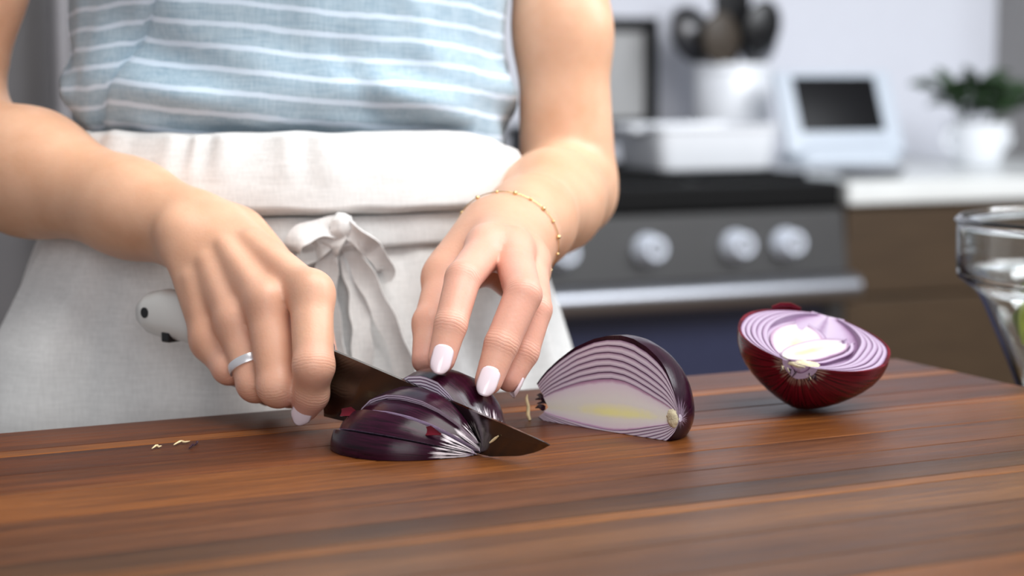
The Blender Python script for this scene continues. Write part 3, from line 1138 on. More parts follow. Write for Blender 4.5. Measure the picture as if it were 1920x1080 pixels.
for q in ((296, 583), (440, 625), (540, 665)):
    x, z_ = kpt(*q)
    me = lathe_mesh('rivet', [(0, -.0101), (.0030, -.0101), (.0030, .0101), (0, .0101)], 18)
    me.transform(Matrix.Rotation(math.pi / 2, 4, 'X'))
    r_ = link('rivet', me, M['black'], hdl, False)
    r_.location = (x, 0, z_)
x1, z1 = kpt(332, 626)
box_obj('notch', (x1 - .004, x1 + .003, -.0085, .0085, z1 - .004, z1 + .002), M['black'], hdl, .001)
x1, z1 = kpt(604, 690)
box_obj('bolster', (x1 - .006, x1 + .004, -.0075, .0075, z1 - .014, z1 + .014), M['steel'], knife, .003)
x1, z1 = kpt(930, 823)
sh = empty('onion_shred', km @ Vector((x1, -.0012, z1)))
tag(sh, 'tiny pale onion shred stuck on the knife blade near its tip', 'onion shred')
link('strip', ribbon_mesh('strip', [km.to_3x3() @ Vector((d, -.0003, d * .55 + .0006 * math.sin(d * 400))) for d in (-.0026, -.001, .001, .0028)], [Vector((0, 0, 1))] * 4, [.0006, .0012, .0012, .0005], .0004), M['dry'], sh)

# --- the onion half under the knife, cut into wedges that still hang on the root
on1 = empty('sliced_onion', (0, 0, 0))
tag(on1, 'dark purple onion half cut into wedges under the knife', 'onion')
c1 = ko - kd * .052 + kn_ * -.002; c1.z = BOARD + .0003
m1 = frame_matrix(c1, kd, Vector((0, 0, -1)))
place(on1, m1)
L1 = .088
yb = (m1.inverted() @ Vector((ko.x, ko.y, BOARD))).y
cut = [1.0, .965, .925, .885, .845, .78, .70, .60, .50]
D_ = math.radians
# from angle, to angle, side of the blade, fan angle, shift, radius, height ratio, centre offset
wedges = [(0, 24, None, .8, .0036, .0425, .68, 0, -.001), (24.6, 47, None, 1.0, .0024, .0405, .71, 0, 0), (47.5, 66, None, .6, .0002, .0350, .78, 0, .0015),
          (67, 110, 'near', 0, 0, .0410, .73, 0, .003), (0, 180, 'far', 0, -.0006, .0400, .93, -.012, -.004)]
wedge_trees = []
for a0, a1, cl, rz, dy, R1, D1, cy, sx in wedges:
    big = bmesh.new()
    for i in range(len(cut)):
        s1 = cut[i + 1] if i + 1 < len(cut) else 0
        b_ = onion_bm(L1, R1, cut[i] - (.006 if i else 0), s1, D_(a0), D_(a1), nt=30, nf=10 if a1 < 120 else 24, depth=D1, ax=.90, wob=.03)
        if cl == 'far':
            for v in b_.verts: v.co.x = L1 / 2 - (L1 / 2 - v.co.x) * .84
        bmesh.ops.translate(b_, verts=b_.verts[:], vec=(sx, cy, 0))
        if cl == 'near': clip(b_, (0, yb + .0014, 0), (0, -1, 0))
        if cl == 'far': clip(b_, (0, yb - .0014, 0), (0, 1, 0))
        for f in b_.faces:
            f.material_index = 1
        if i == 0:
            v_ = b_.verts.layers.float['v']
            for f in b_.faces:
                if all(v[v_] > .97 for v in f.verts): f.material_index = 0
        tm = bpy.data.meshes.new('t'); b_.to_mesh(tm); b_.free()
        big.from_mesh(tm); bpy.data.meshes.remove(tm)
    # let the front wedges fan open around the root
    R_ = Matrix.Translation((L1 / 2, 0, 0)) @ Matrix.Rotation(D_(rz), 4, 'Z') @ Matrix.Translation((-L1 / 2, 0, 0))
    big.transform(Matrix.Translation((0, dy, 0)) @ R_)
    wedge_trees.append(BVHTree.FromBMesh(big))
    onion_obj('wedge', big, [M['peel'], M['flesh']], on1)
i1 = m1.inverted()
for q, w in (((656, 776), .009), ((806, 812), .008)):
    d_ = (i1.to_3x3() @ ray(*q)).normalized()
    hits = [h for h in (t_.ray_cast(i1 @ CAM, d_) for t_ in wedge_trees) if h[0] is not None]
    if not hits: continue
    p0 = min(hits, key=lambda h: h[3])[0] - d_ * .0012
    pts = [p0 + Vector((-.006, 0, .0)), p0 + Vector((0, 0, -.0012)), p0 + Vector((.006, -.001, 0))]
    link('peel_flake', ribbon_mesh('peel_flake', pts, [Vector((0, .6, 1))] * 3, [.004, .005, .001], .0006), M['peel_red'], on1)

# dry shreds on the board
for (x0, y0, x1, y1, cm, lb) in ((285, 841, 303, 836, 'dry', 'shortest pale dry onion shred on the board left of the onion'),
                                 (326, 834, 356, 827, 'dry', 'longer curved pale onion shred on the board left of the onion'),
                                 (355, 840, 366, 833, 'dark_dry', 'small brown onion crumb beside the pale shreds on the board'),
                                 (366, 834, 371, 829, 'dark_dry', 'tiniest dark crumb, rightmost of the crumbs left of the onion')):
    g0, g1 = ground(x0, y0, BOARD + .0009), ground(x1, y1, BOARD + .0009)
    e = empty('onion_shred', g0)
    tag(e, lb, 'onion shred', 'onion shreds on the board')
    d = g1 - g0
    pts = [Vector((0, 0, 0)), d * .35 + Vector((0, .004, .0004)), d * .7 + Vector((0, -.001, .0002)), d]
    link('shred', tube_mesh('shred', [tuple(p) for p in smooth_path(pts, 8)], [.0003, .0005, .0006, .0006, .0006, .0005, .0004, .0002], 6), M[cm], e)
# ------------------------------------------------------------------ the cook
FY = math.radians(26.5)
LAT = Vector((math.cos(FY), math.sin(FY), 0))       # her left, to the right of the picture
FRO = Vector((math.sin(FY), -math.cos(FY), 0))      # the way she faces
TC = P(556, 150, 1.295); TC.z = 0
TZ = [.55, .80, .92, 1.00, 1.06, 1.10, 1.20, 1.30, 1.36, 1.40, 1.43]
TA = [.165, .172, .170, .152, .135, .130, .132, .142, .148, .120, .060]
TB = [.115, .122, .118, .108, .100, .098, .100, .108, .100, .080, .055]

PR = []          # core primitives: (a, b, ra, rb, k, squash axis or None, squash factor)
FG = []          # fingers: list of (prims, k)
knuckle_pts, tip_pts = [], []


def cone(a, b, ra, rb, k=.012, n=None, s=1.0, lst=None):
    (PR if lst is None else lst).append((np.array(a, float), np.array(b, float), ra, rb, k, None if n is None else np.array(Vector(n).normalized()), s))


def finger(j, r, k=.006, bump=.0):
    """j: joints root..tip, r: radii at the joints"""
    ps = []
    for i in range(len(j) - 1):
        cone(j[i], j[i + 1], r[i], r[i + 1], .0016, lst=ps)
    if bump:
        for q in range(1, len(j) - 1):
            d = (j[q] - (j[q - 1] + j[q + 1]) / 2)
            d = d.normalized() * r[q] * .22 if d.length > .002 else Vector((0, 0, 0))
            cone(j[q] + d, j[q] + d, r[q] * .86, r[q] * .86, .005, lst=ps)
    FG.append((ps, k))
    tip_pts.append(np.array(j[-1]))
    knuckle_pts.append(np.array(j[1]))


# ---- her right hand (left in the picture), closed on the handle
HR = dict(
    index=[P(584, 552, 1.036), P(588, 684, 1.010), P(583, 736, 1.016), P(572, 766, 1.020)],
    middle=[P(500, 570, 1.042), P(522, 722, 1.024), P(543, 730, 1.060), P(548, 690, 1.076)],
    ring=[P(442, 608, 1.053), P(480, 716, 1.038), P(504, 728, 1.074), P(510, 690, 1.090)],
    little=[P(392, 640, 1.066), P(430, 688, 1.052), P(462, 706, 1.086), P(468, 680, 1.100)])
finger(HR['index'], [.0115, .0106, .0090, .0070], .008, .5)
finger(HR['middle'], [.0112, .0110, .0092, .0074], .007, .5)
finger(HR['ring'], [.0106, .0103, .0086, .0070], .007, .5)
finger(HR['little'], [.0098, .0092, .0076, .0062], .007, .5)
wr = P(348, 428, 1.112)
carp = [P(425, 436, 1.100), P(396, 440, 1.092), P(368, 454, 1.087), P(348, 474, 1.086)]
for c_, f_, ra, rb in zip(carp, ('index', 'middle', 'ring', 'little'), (.0140, .0128, .0120, .0118), (.0104, .0100, .0094, .0088)):
    cone(c_, HR[f_][0], ra, rb, .006)
    kq = HR[f_][0]
    cone(kq + Vector((0, -.0045, .004)), kq + Vector((0, -.0045, .004)), rb * .78, rb * .78, .0045)
    dv = (HR[f_][0] - c_).normalized(); up_ = Vector((-.1, -.75, .65)); up_ = (up_ - dv * up_.dot(dv)).normalized()
    cone(c_.lerp(kq, .35) + up_ * (ra * .80), kq + up_ * (rb * .70), .0035, .0040, .006)
# palm mass behind the knuckles, ball of the thumb
cone(P(400, 470, 1.122), P(500, 600, 1.092), .017, .013, .012)
cone(P(440, 450, 1.118), P(560, 580, 1.075), .016, .012, .012)
finger([P(450, 450, 1.125), P(545, 540, 1.105), P(588, 610, 1.092), P(606, 665, 1.074)], [.016, .0125, .0105, .0080], .012, 0)
# wrist and forearm
elR = P(-115, 262, 1.235)
sq = (ray(348, 428)).normalized()
d_ = (elR - wr).normalized()
cone(wr, wr + d_ * .045, .0235, .0245, .018, d_.cross(Vector((.3, -1, .3))), 1.0)
cone(wr + d_ * .045, wr + d_ * .13, .0245, .0345, .02)
cone(wr + d_ * .13, elR, .0345, .0370, .02)
cone(P(332, 430, 1.090), P(332, 430, 1.090), .0095, .0095, .010)      # wrist bone
shR = Vector(TC + LAT * -.175 + FRO * .0); shR.z = 1.37
cone(elR, elR.lerp(shR, .35), .034, .036, .02)
cone(elR.lerp(shR, .35), shR, .036, .042, .02)

# ---- her left hand (right in the picture), fingertips steadying the onion
HL = dict(
    index=[P(915, 464, 1.055), P(868, 522, 1.012), P(845, 610, .993), P(828, 673, .987)],
    middle=[P(960, 470, 1.058), P(981, 552, 1.010), P(940, 646, .997), P(916, 714, .990)],
    ring=[P(990, 490, 1.072), P(1001, 580, 1.028), P(980, 660, 1.018), P(955, 710, 1.012)],
    little=[P(994, 508, 1.090), P(1000, 590, 1.062), P(985, 655, 1.054), P(968, 690, 1.048)])
finger(HL['index'], [.0105, .0093, .0084, .0072], .008, 0)
finger(HL['middle'], [.0106, .0097, .0088, .0072], .008, 0)
finger(HL['ring'], [.0105, .0096, .0086, .0070], .008, 0)
finger(HL['little'], [.0090, .0080, .0070, .0060], .008, 0)
wl = P(972, 437, 1.118)
carpL = [P(942, 430, 1.105), P(960, 438, 1.105), P(978, 450, 1.108), P(990, 463, 1.112)]
for c_, f_, ra, rb in zip(carpL, ('index', 'middle', 'ring', 'little'), (.0155, .0150, .0145, .0135), (.0106, .0106, .0100, .0092)):
    cone(c_, HL[f_][0], ra, rb, .008)
    kq = HL[f_][0]
    cone(kq + Vector((0, -.002, .002)), kq + Vector((0, -.002, .002)), rb * .80, rb * .80, .006)
finger([P(918, 440, 1.105), P(838, 524, 1.070), P(810, 605, 1.044), P(797, 676, 1.026)], [.0165, .0120, .0098, .0072], .016, .2)
cone(P(915, 456, 1.10), P(852, 508, 1.080), .015, .011, .012)            # web of the thumb
cone(P(940, 470, 1.115), P(965, 520, 1.10), .016, .013, .012)
elL = P(1064, 350, 1.315)
d_ = (elL - wl).normalized()
cone(wl, wl + d_ * .04, .0218, .0232, .014)
cone(wl + d_ * .04, wl + d_ * .13, .0232, .0290, .02)
cone(wl + d_ * .13, elL, .0290, .0318, .02)
cone(P(1088, 372, 1.325), P(1088, 372, 1.325), .018, .018, .02)
shL = Vector(TC + LAT * .178 + FRO * -.01); shL.z = 1.37
upm = P(1055, 60, 1.330)
cone(elL + Vector((0, .004, .012)), upm, .0318, .0292, .007)
cone(upm, shL, .0292, .040, .02)


def d_cone(p, q, sl=None):
    a, b, ra, rb, k, n, s = q
    pa = p - a
    ba = b - a
    L = float(ba @ ba)
    if n is not None and s != 1.0:
        pa = pa + np.outer(pa @ n, n) * (s - 1)
    if L < 1e-12:
        return np.sqrt((pa * pa).sum(1)) - ra
    t = np.clip((pa @ ba) / L, 0, 1)
    e = pa - t[:, None] * ba
    return np.sqrt((e * e).sum(1)) - (ra + (rb - ra) * t)


def smin(a, b, k):
    h = np.maximum(k - np.abs(a - b), 0) / k
    return np.minimum(a, b) - h * h * k * .25


tcn, latn, fron = np.array(TC), np.array(LAT), np.array(FRO)


def d_torso(p):
    q = p - tcn
    l, f, z = q @ latn, q @ fron, p[:, 2]
    a = np.interp(z, TZ, TA) - .004
    b = np.interp(z, TZ, TB) - .004
    r = np.sqrt((l / a) ** 2 + (f / b) ** 2)
    d = (r - 1) * np.minimum(a, b)
    return np.maximum(d, np.maximum(z - 1.44, .86 - z))


def sdf(p, prims=None, fings=None, torso=True):
    prims = PR if prims is None else prims
    fings = FG if fings is None else fings
    d = d_torso(p) if torso else np.full(len(p), 9.0)
    for q in prims:
        d = smin(d, d_cone(p, q), q[4])
    out = d
    for ps, k in fings:
        f = np.full(len(p), 9.0)
        for q in ps:
            f = smin(f, d_cone(p, q), q[4])
        out = np.minimum(out, smin(d, f, k))
    return out


def surface_nets(h=.0014, n=16):
    """body surface from the distance field, block by block"""
    lo = np.array([-.62, .90, .84]); hi = np.array([.28, 1.50, 1.47])
    nb = np.ceil((hi - lo) / (h * n)).astype(int)
    bi = np.stack(np.meshgrid(*[np.arange(k) for k in nb], indexing='ij'), -1).reshape(-1, 3)
    cen = lo + (bi + .5) * (h * n)
    rad = h * n * .8661
    dprim = np.stack([d_cone(cen, q) for q in PR], 1)
    dfing = np.stack([np.min(np.stack([d_cone(cen, q) for q in ps], 1), 1) for ps, k in FG], 1)
    dt = d_torso(cen)
    d0 = np.minimum(np.minimum(dprim.min(1), dfing.min(1)), dt)
    act = np.where((d0 < rad + .022) & (d0 > -rad - .05))[0]
    ax = np.arange(n + 1)
    loc = np.stack(np.meshgrid(ax, ax, ax, indexing='ij'), -1)
    big = np.int64(100000)
    ids, pos, quads = [], [], []
    cor = [(i, j, k) for i in (0, 1) for j in (0, 1) for k in (0, 1)]
    edges = [(a, b) for a in range(8) for b in range(a + 1, 8) if sum(abs(x - y) for x, y in zip(cor[a], cor[b])) == 1]
    for m in act:
        base = bi[m] * n
        pr = [PR[q] for q in np.where(dprim[m] < rad + .055)[0]]
        fg = [FG[q] for q in np.where(dfing[m] < rad + .035)[0]]
        tor = dt[m] < rad + .055
        if not pr and not fg and not tor: continue
        p = lo + (loc.reshape(-1, 3) + base) * h
        D = sdf(p, pr, fg, tor).reshape(n + 1, n + 1, n + 1)
        S = D < 0
        if S.all() or not S.any(): continue
        cs = np.stack([S[i:n + i, j:n + j, k:n + k] for i, j, k in cor], -1)
        mix = cs.any(-1) & ~cs.all(-1)
        ci = np.argwhere(mix)
        cd = np.stack([D[i:n + i, j:n + j, k:n + k] for i, j, k in cor], -1)[mix]
        acc = np.zeros((len(ci), 3)); cnt = np.zeros(len(ci))
        for a, b in edges:
            da, db = cd[:, a], cd[:, b]
            w = (da < 0) != (db < 0)
            t = np.where(w, da / np.where(w, da - db, 1), 0)
            pa, pb = np.array(cor[a]), np.array(cor[b])
            acc += np.where(w[:, None], pa + t[:, None] * (pb - pa), 0)
            cnt += w
        g = ci + base
        pos.append(lo + (g + acc / cnt[:, None]) * h)
        ids.append((g[:, 0] * big + g[:, 1]) * big + g[:, 2])
        for axis in range(3):
            u, v = (axis + 1) % 3, (axis + 2) % 3
            sl0 = [slice(0, n)] * 3; sl1 = [slice(0, n)] * 3
            sl1[axis] = slice(1, n + 1)
            s0, s1 = S[tuple(sl0)], S[tuple(sl1)]
            e = np.argwhere(s0 != s1)
            if not len(e): continue
            flip = s0[tuple(e.T)]
            e = e + base
            du = np.zeros(3, int); du[u] = 1
            dv = np.zeros(3, int); dv[v] = 1
            c4 = [e - du - dv, e - dv, e, e - du]
            key = np.stack([(c[:, 0] * big + c[:, 1]) * big + c[:, 2] for c in c4], 1)
            key[~flip] = key[~flip][:, ::-1]
            quads.append(key)
    ids = np.concatenate(ids); pos = np.concatenate(pos); quads = np.concatenate(quads)
    o = np.argsort(ids); ids = ids[o]; pos = pos[o]
    f = np.searchsorted(ids, quads)
    f = np.clip(f, 0, len(ids) - 1)
    ok = (ids[f] == quads).all(1)
    f = f[ok]
    # two gentle smoothing passes
    for lam in (.5, .5):
        s = np.zeros_like(pos); c = np.zeros(len(pos))
        for i in range(4):
            a, b = f[:, i], f[:, (i + 1) % 4]
            np.add.at(s, a, pos[b]); np.add.at(c, a, 1)
            np.add.at(s, b, pos[a]); np.add.at(c, b, 1)
        pos = pos + lam * (s / np.maximum(c, 1)[:, None] - pos)
    return pos, f


def np_mesh(name, V, Fq):
    me = bpy.data.meshes.new(name)
    me.vertices.add(len(V)); me.vertices.foreach_set('co', V.astype(np.float32).ravel())
    me.loops.add(Fq.size); me.loops.foreach_set('vertex_index', Fq.astype(np.int32).ravel())
    me.polygons.add(len(Fq)); me.polygons.foreach_set('loop_start', np.arange(0, Fq.size, 4, dtype=np.int32))
    me.update(calc_edges=True); me.validate()
    return me


person = empty('person', (TC.x, TC.y, 0))
tag(person, 'person in striped blue shirt and linen apron slicing an onion', 'person')
BV, BF = surface_nets()
me = np_mesh('body', BV, BF)
fl = np.zeros(len(BV))
for q, r, w in [(t, .016, .9) for t in tip_pts] + [(t, .013, .75) for t in knuckle_pts] + [(np.array(h[f][0]), .014, .55) for h in (HR, HL) for f in h] + [(np.array(HL[f][2]), .014, .8) for f in HL]:
    d = np.sqrt(((BV - q) ** 2).sum(1))
    fl = np.maximum(fl, w * np.exp(-(d / r) ** 2))
for c in ([np.array(P(930, 580, 1.02)), .07, .7], [np.array(P(500, 620, 1.05)), .06, .3]):
    d = np.sqrt(((BV - c[0]) ** 2).sum(1))
    fl = np.maximum(fl, c[2] * np.exp(-(d / c[1]) ** 2))
set_attr(me, 'flush', fl)
ja, jw = np.zeros(len(BV)), np.zeros(len(BV))
for h_ in (HR, HL):
    for f_ in h_:
        for q in (1, 2):
            c_ = np.array(h_[f_][q]); a_ = np.array((h_[f_][q + 1] - h_[f_][q - 1]).normalized())
            dd = BV - c_
            al = dd @ a_
            w_ = np.exp(-(al / .0042) ** 2) * np.exp(-(np.sqrt((dd ** 2).sum(1)) / .015) ** 4)
            up = w_ > jw
            ja[up] = al[up] * 100; jw[up] = w_[up]
set_attr(me, 'ja', ja); set_attr(me, 'jw', jw)
link('body', me, M['skin'], person, True, True)


# nails
def nail(tip, dip, dors, ln, wd, rad, ext=.003):
    ax = (tip - dip).normalized()
    d = (dors - ax * dors.dot(ax)).normalized()
    sd = ax.cross(d)
    V, Fc = [], []
    nu, nv = 15, 11
    for i in range(nu):
        u = i / (nu - 1)
        for k in range(nv):
            v = k / (nv - 1) * 2 - 1
            w = wd * (1 - abs((u - .42) / .60) ** 4 * .46)
            a = v * .95
            lift = rad * (math.cos(a) - 1) * .75
            along = -ln * .62 + ln * u - (v * v) * (-.0012 + .0030 * u)
            hgt = rad * 1.0 + lift - (u - .5) ** 2 * .0018 + .0004
            V.append(tip + ax * (along + ext) + d * hgt + sd * (w / 2 * math.sin(a) / math.sin(.95)))
    for i in range(nu - 1):
        for k in range(nv - 1):
            Fc.append((i * nv + k, i * nv + k + 1, (i + 1) * nv + k + 1, (i + 1) * nv + k))
    me = mesh_np('fingernail', V, Fc)
    o = link('fingernail', me, M['nail'], person, True, True)
    s = o.modifiers.new('thick', 'SOLIDIFY'); s.thickness = .0009; s.offset = 0
    return o


tocam = lambda p: (CAM - p).normalized()
nail(HL['index'][3], HL['index'][2], tocam(HL['index'][3]), .0152, .0100, .0074, .0035)
nail(HL['middle'][3], HL['middle'][2], tocam(HL['middle'][3]) + Vector((-.05, 0, 0)), .0156, .0098, .0074, .0038)
tl = FG[8][0][2]
nail(Vector(FG[8][0][2][1]), Vector(FG[8][0][2][0]), Vector((.25, -.9, .35)), .0130, .0100, .0076, .0035)
nail(HL['ring'][3], HL['ring'][2], Vector((1, .35, .1)), .0120, .0105, .0066, .003)
nail(HL['little'][3], HL['little'][2], Vector((1, .5, 0)), .0100, .0090, .0060, .003)
nail(HR['index'][3], HR['index'][2], tocam(HR['index'][3]) + Vector((-.15, 0, 0)), .0115, .0105, .0066, .0025)

# ring on her right ring finger
a, b = HR['ring'][0], HR['ring'][1]
t = .70
rc = a.lerp(b, t); ax = (b - a).normalized()
rr_ = .0106 * (1 - t) + .0103 * t + .0006
s1 = ax.orthogonal().normalized(); s2 = ax.cross(s1)
pr_ = [(rr_ - .0005, -.0022), (rr_ + .0006, -.0022), (rr_ + .0011, 0), (rr_ + .0006, .0022), (rr_ - .0005, .0022)]
me = lathe_mesh('ring', pr_, 48, True)
me.transform(Matrix(((s1.x, s2.x, ax.x, rc.x), (s1.y, s2.y, ax.y, rc.y), (s1.z, s2.z, ax.z, rc.z), (0, 0, 0, 1))))
o = link('finger_ring', me, M['silver'], person, True, True)
o['label'] = 'plain silver ring'


# thin bracelet lying on her left wrist
def on_skin(c, d, off):
    lo_, hi_ = .005, .06
    for _ in range(26):
        mid = (lo_ + hi_) / 2
        if sdf(np.array([c + d * mid]))[0] < off: lo_ = mid
        else: hi_ = mid
    return c + d * lo_


ax = (wl - elL).normalized()
bc_ = wl + ax * .010
axb = (ax + Vector((.0, 0, -.08))).normalized()
s1 = axb.orthogonal().normalized(); s2 = axb.cross(s1)
pts = [on_skin(bc_, s1 * math.cos(2 * math.pi * i / 64) + s2 * math.sin(2 * math.pi * i / 64), .0008) for i in range(65)]
bl = link('bracelet', tube_mesh('bracelet', pts, .0003, 6), M['gold'], person, True, True)
bl['label'] = 'thin gold bead bracelet'
for i in range(0, 64, 4):
    bm = bmesh.new()
    bmesh.ops.create_icosphere(bm, subdivisions=2, radius=.0009 if i % 8 else .0013)
    bmesh.ops.translate(bm, verts=bm.verts[:], vec=pts[i])
    me = bpy.data.meshes.new('bead'); bm.to_mesh(me); bm.free()
    me.transform(world_mat(person).inverted())
    o = link('bead', me, M['gold'], bl)


# ---- clothes
def torso_pt(th, z, off):
    a = np.interp(z, TZ, TA) + off
    b = np.interp(z, TZ, TB) + off
    return TC + LAT * (a * math.sin(th)) + FRO * (b * math.cos(th)) + Vector((0, 0, z))


def cloth(name, th0, th1, nu, zs, fn, mat, parent, thick=.0014, closed=False, attrs=None):
    V, Fc, AT = [], [], []
    for j, z in enumerate(zs):
        for i in range(nu):
            th = th0 + (th1 - th0) * i / (nu if closed else nu - 1)
            p, at = fn(th, z, j / (len(zs) - 1))
            V.append(p); AT.append(at)
    for j in range(len(zs) - 1):
        for i in range(nu if closed else nu - 1):
            k = (i + 1) % nu
            Fc.append((j * nu + i, j * nu + k, (j + 1) * nu + k, (j + 1) * nu + i))
    me = mesh_np(name, V, Fc)
    if attrs: set_attr(me, attrs, AT)
    o = link(name, me, mat, parent, True, True)
    s = o.modifiers.new('thick', 'SOLIDIFY'); s.thickness = thick; s.offset = -1
    return o


def gauss(x, c, w):
    return math.exp(-((x - c) / w) ** 2)


def shirt_fn(th, z, v):
    q = Vector((math.sin(th) * 2.2, math.cos(th) * 2.2, z * 9))
    off = .010 + .005 * noise.noise(q) + .0022 * noise.noise(q * 2.6)
    # a soft roll above the apron, tucked in below
    off += .007 * gauss(z, 1.112, .018)
    off -= (.012 if th < .6 else .003) * max(0, (1.096 - z) / .02) if z < 1.096 else 0
    # slanting drag folds at her right side
    off += .0030 * math.sin((z - 1.1) * 90 + th * 5.5) * gauss(th, -1.05, .35)
    off += .0055 * math.sin((z + .03 * th) * 170 + th * 2) * gauss(z, 1.105, .03) * (.4 + .6 * noise.noise(Vector((th * 2, 3, z * 8))))
    off += .0030 * gauss(th + (z - 1.14) * 3.2, .35, .10) - .0035 * gauss(th + (z - 1.12) * 4.0, -.02, .06) * gauss(z, 1.115, .02)
    p = torso_pt(th, z, off)
    tk = -.95 - (1.165 - z) / .075 * .37
    off_k = .0045 * gauss(th, tk, .035) - .003 * (1 if th < tk else 0) * min(1, (tk - th) / .05)
    p = torso_pt(th, z, off - off_k)
    lean = -.013 * th if th > tk else -.013 * tk + .010 * (th - tk) - .004
    sv = z - lean * .9 + .0022 * noise.noise(Vector((th * 3, 1, z * 5)))
    return p, sv


zs = list(np.linspace(1.074, 1.30, 96)) + list(np.linspace(1.304, 1.41, 16))
cloth('shirt', -math.pi, math.pi, 220, zs, shirt_fn, M['shirt'], person, closed=True, attrs='sv')['label'] = 'pale blue linen shirt with thin white stripes'

AZ = [.50, .70, .86, .93, 1.00, 1.05, 1.088]
AOFF = [.055, .042, .028, .026, .022, .020, .016]


def apron_off(th, z):
    q = Vector((math.sin(th) * 3, math.cos(th) * 3, z * 3.0))
    o_ = float(np.interp(z, AZ, AOFF))
    dn = min(1, max(0, (1.06 - z) / .1))
    o_ += dn * (.006 * math.sin(th * 9 + 1.3 * noise.noise(q) * 3) + .006 * noise.noise(q * 1.4)) + .0025 * noise.noise(q * 4)
    o_ += dn * .022 * gauss(th, -1.35, .5)
    return o_


def skirt_fn(th, z, v):
    return torso_pt(th, z, apron_off(th, z) - .004), 0


ap = empty('apron', (0, 0, 0)); ap.parent = person
ap.location = (0, 0, .5)
ap['label'] = 'natural linen waist apron tied with a bow'
skirt = cloth('skirt', -2.5, 2.3, 170, list(np.linspace(.50, .84, 18)) + list(np.linspace(.85, 1.055, 40)), skirt_fn, M['apron'], ap)


def flap_fn(th, z, v):
    w = Vector((th * 6, 0, z * 10))
    off = .021 + .011 * (1 - v) ** .8 * min(1, v / .10) + .0035 * math.sin(v * math.pi) + .002 * noise.noise(w)
    ga = max(0, (z - 1.058) / .03)
    off += .0024 * ga * math.sin(th * 34 + 9 * noise.noise(Vector((th * 3, 2, 0)))) * (1 if th < -.1 else .3)
    if v < .06: off -= .004 * (1 - v / .06)
    dz = -.014 * gauss(th, 1.0, .36) + .002 * noise.noise(Vector((th * 5, v * 2, 1)))
    if v > .97: off -= .003
    return torso_pt(th, z, off) + Vector((0, 0, dz)), 0


cloth('folded_bib', -2.2, .90, 230, list(np.linspace(1.040, 1.090, 26)), flap_fn, M['apron'], ap, .0025)


def belt_fn(th, z, v):
    return torso_pt(th, z, .0215 + .0016 * math.sin(v * math.pi) + .001 * noise.noise(Vector((th * 8, 0, z * 60)))), 0


cloth('belt', -2.4, 2.2, 120, list(np.linspace(1.021, 1.040, 7)), belt_fn, M['apron'], ap, .002)

# the bow: loops and hanging ends, laid on the apron
bpy.context.view_layer.update()
dg = bpy.context.evaluated_depsgraph_get()
trees = []
for o in person.children_recursive if hasattr(person, 'children_recursive') else []:
    if o.name.split('.')[0] in ('skirt', 'folded_bib', 'belt'):
        trees.append((BVHTree.FromObject(o, dg), world_mat(o)))


def on_apron(px, py, lift):
    d = ray(px, py).normalized()
    best = None
    for t_, mw in trees:
        h = t_.ray_cast(mw.inverted() @ CAM, d)
        if h[0] is not None and (best is None or h[3] < best): best = h[3]
    if best is None: best = 1.19
    return CAM + d * (best - lift)


def strap(name, pts, w=.011, n=22):
    """pts: (px, py, lift in metres, twist)"""
    sm_ = smooth_path(pts, n)
    P3 = [on_apron(x, yy, l) for x, yy, l, tw in sm_]
    sides, ws = [], []
    for i, (x, yy, l, tw) in enumerate(sm_):
        t_ = (P3[min(i + 1, n - 1)] - P3[max(i - 1, 0)]).normalized()
        vw = tocam(P3[i])
        s_ = t_.cross(vw).normalized()
        sides.append(Matrix.Rotation(tw, 3, t_) @ s_)
        ws.append(w * (1 + .12 * math.sin(i * .9)))
    return link(name, ribbon_mesh(name, P3, sides, ws, .0018), M['apron'], ap, True, True)


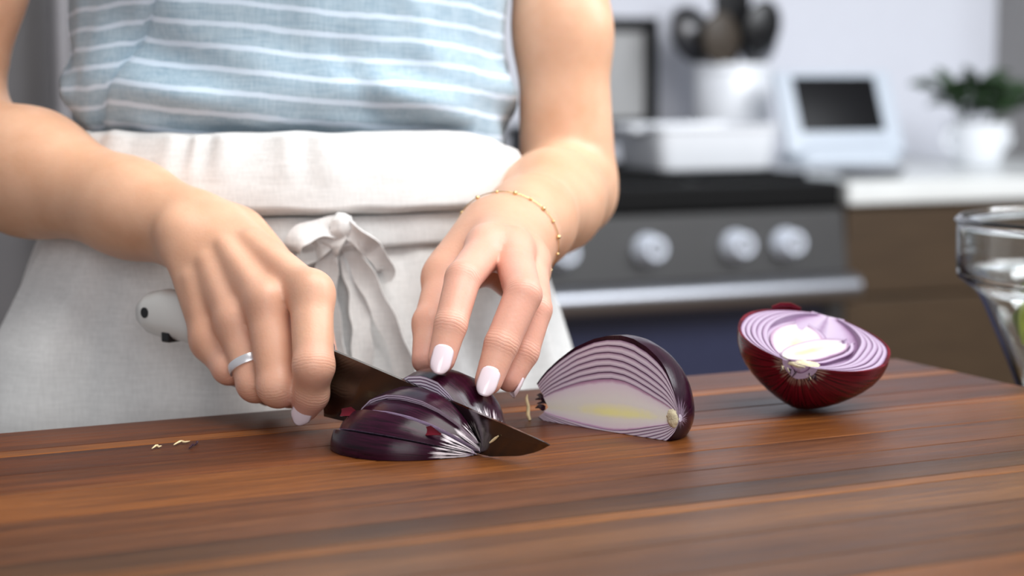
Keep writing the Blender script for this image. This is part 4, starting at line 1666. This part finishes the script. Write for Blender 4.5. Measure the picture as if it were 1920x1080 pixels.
strap('bow_loop', [(642, 425, .010, 0), (600, 428, .014, .3), (560, 445, .016, .2), (545, 475, .014, .0), (560, 487, .010, -.4), (600, 462, .007, -.3), (638, 432, .007, 0)], .012, 30)
strap('bow_loop', [(640, 426, .010, 0), (665, 440, .016, .4), (700, 470, .018, .2), (722, 505, .014, 0), (712, 515, .010, -.5), (680, 475, .007, -.3), (646, 432, .006, 0)], .011, 30)
strap('tie_end', [(632, 430, .010, .2), (618, 470, .012, .5), (612, 520, .012, .2), (614, 580, .012, .1), (625, 640, .012, .3), (628, 700, .012, .2), (630, 780, .012, .1)], .013, 30)
strap('tie_end', [(645, 432, .010, 0), (664, 480, .014, .5), (690, 530, .014, .2), (716, 585, .013, .2), (742, 640, .012, .4), (760, 700, .012, .2), (770, 770, .012, .2)], .012, 30)
strap('tie_end', [(640, 432, .008, 0), (652, 490, .010, -.5), (668, 540, .010, -.4), (676, 600, .010, -.2), (680, 660, .010, .2), (684, 740, .010, .0)], .012, 30)
bm = bmesh.new()
bmesh.ops.create_icosphere(bm, subdivisions=3, radius=1)
kc_ = on_apron(641, 427, .010)
for v in bm.verts:
    f = 1 + .22 * noise.noise(v.co * 2.5)
    v.co = kc_ + LAT * (v.co.x * .008 * f) + FRO * (v.co.y * .006 * f) + Vector((0, 0, v.co.z * .0085 * f))
me = bpy.data.meshes.new('bow_knot'); bm.to_mesh(me); bm.free()
link('bow_knot', me, M['apron'], ap, True, True)

# trousers and shoes below the apron
V, Fc = [], []
for s in (-1, 1):
    rings = []
    for z, l, r_ in ((.06, .085, .052), (.30, .085, .060), (.50, .085, .066), (.72, .085, .084), (.86, .080, .092)):
        c_ = TC + LAT * (s * l) + Vector((0, 0, z))
        rings.append([tuple(c_ + LAT * (r_ * math.cos(a)) + FRO * (r_ * 1.1 * math.sin(a))) for a in [2 * math.pi * i / 28 for i in range(28)]])
    me = loft('trouser_leg', rings)
    link('trouser_leg', me, M['trousers'], person, True, True)
    rg = []
    for f_, w_, h_ in ((-.075, .02, .05), (-.065, .034, .075), (0, .042, .085), (.08, .046, .06), (.14, .042, .045), (.17, .025, .03)):
        c_ = TC + LAT * (s * .085) + FRO * f_
        rg.append([tuple(c_ + LAT * (w_ * math.cos(a)) + Vector((0, 0, h_ / 2 + h_ / 2 * math.sin(a)))) for a in [2 * math.pi * i / 20 for i in range(20)]])
    link('shoe', loft('shoe', rg), M['shoe'], person, True, True)
cloth('trouser_top', -math.pi, math.pi, 60, list(np.linspace(.84, 1.06, 12)), lambda th, z, v: (torso_pt(th, z, .004), 0), M['trousers'], person, closed=True)
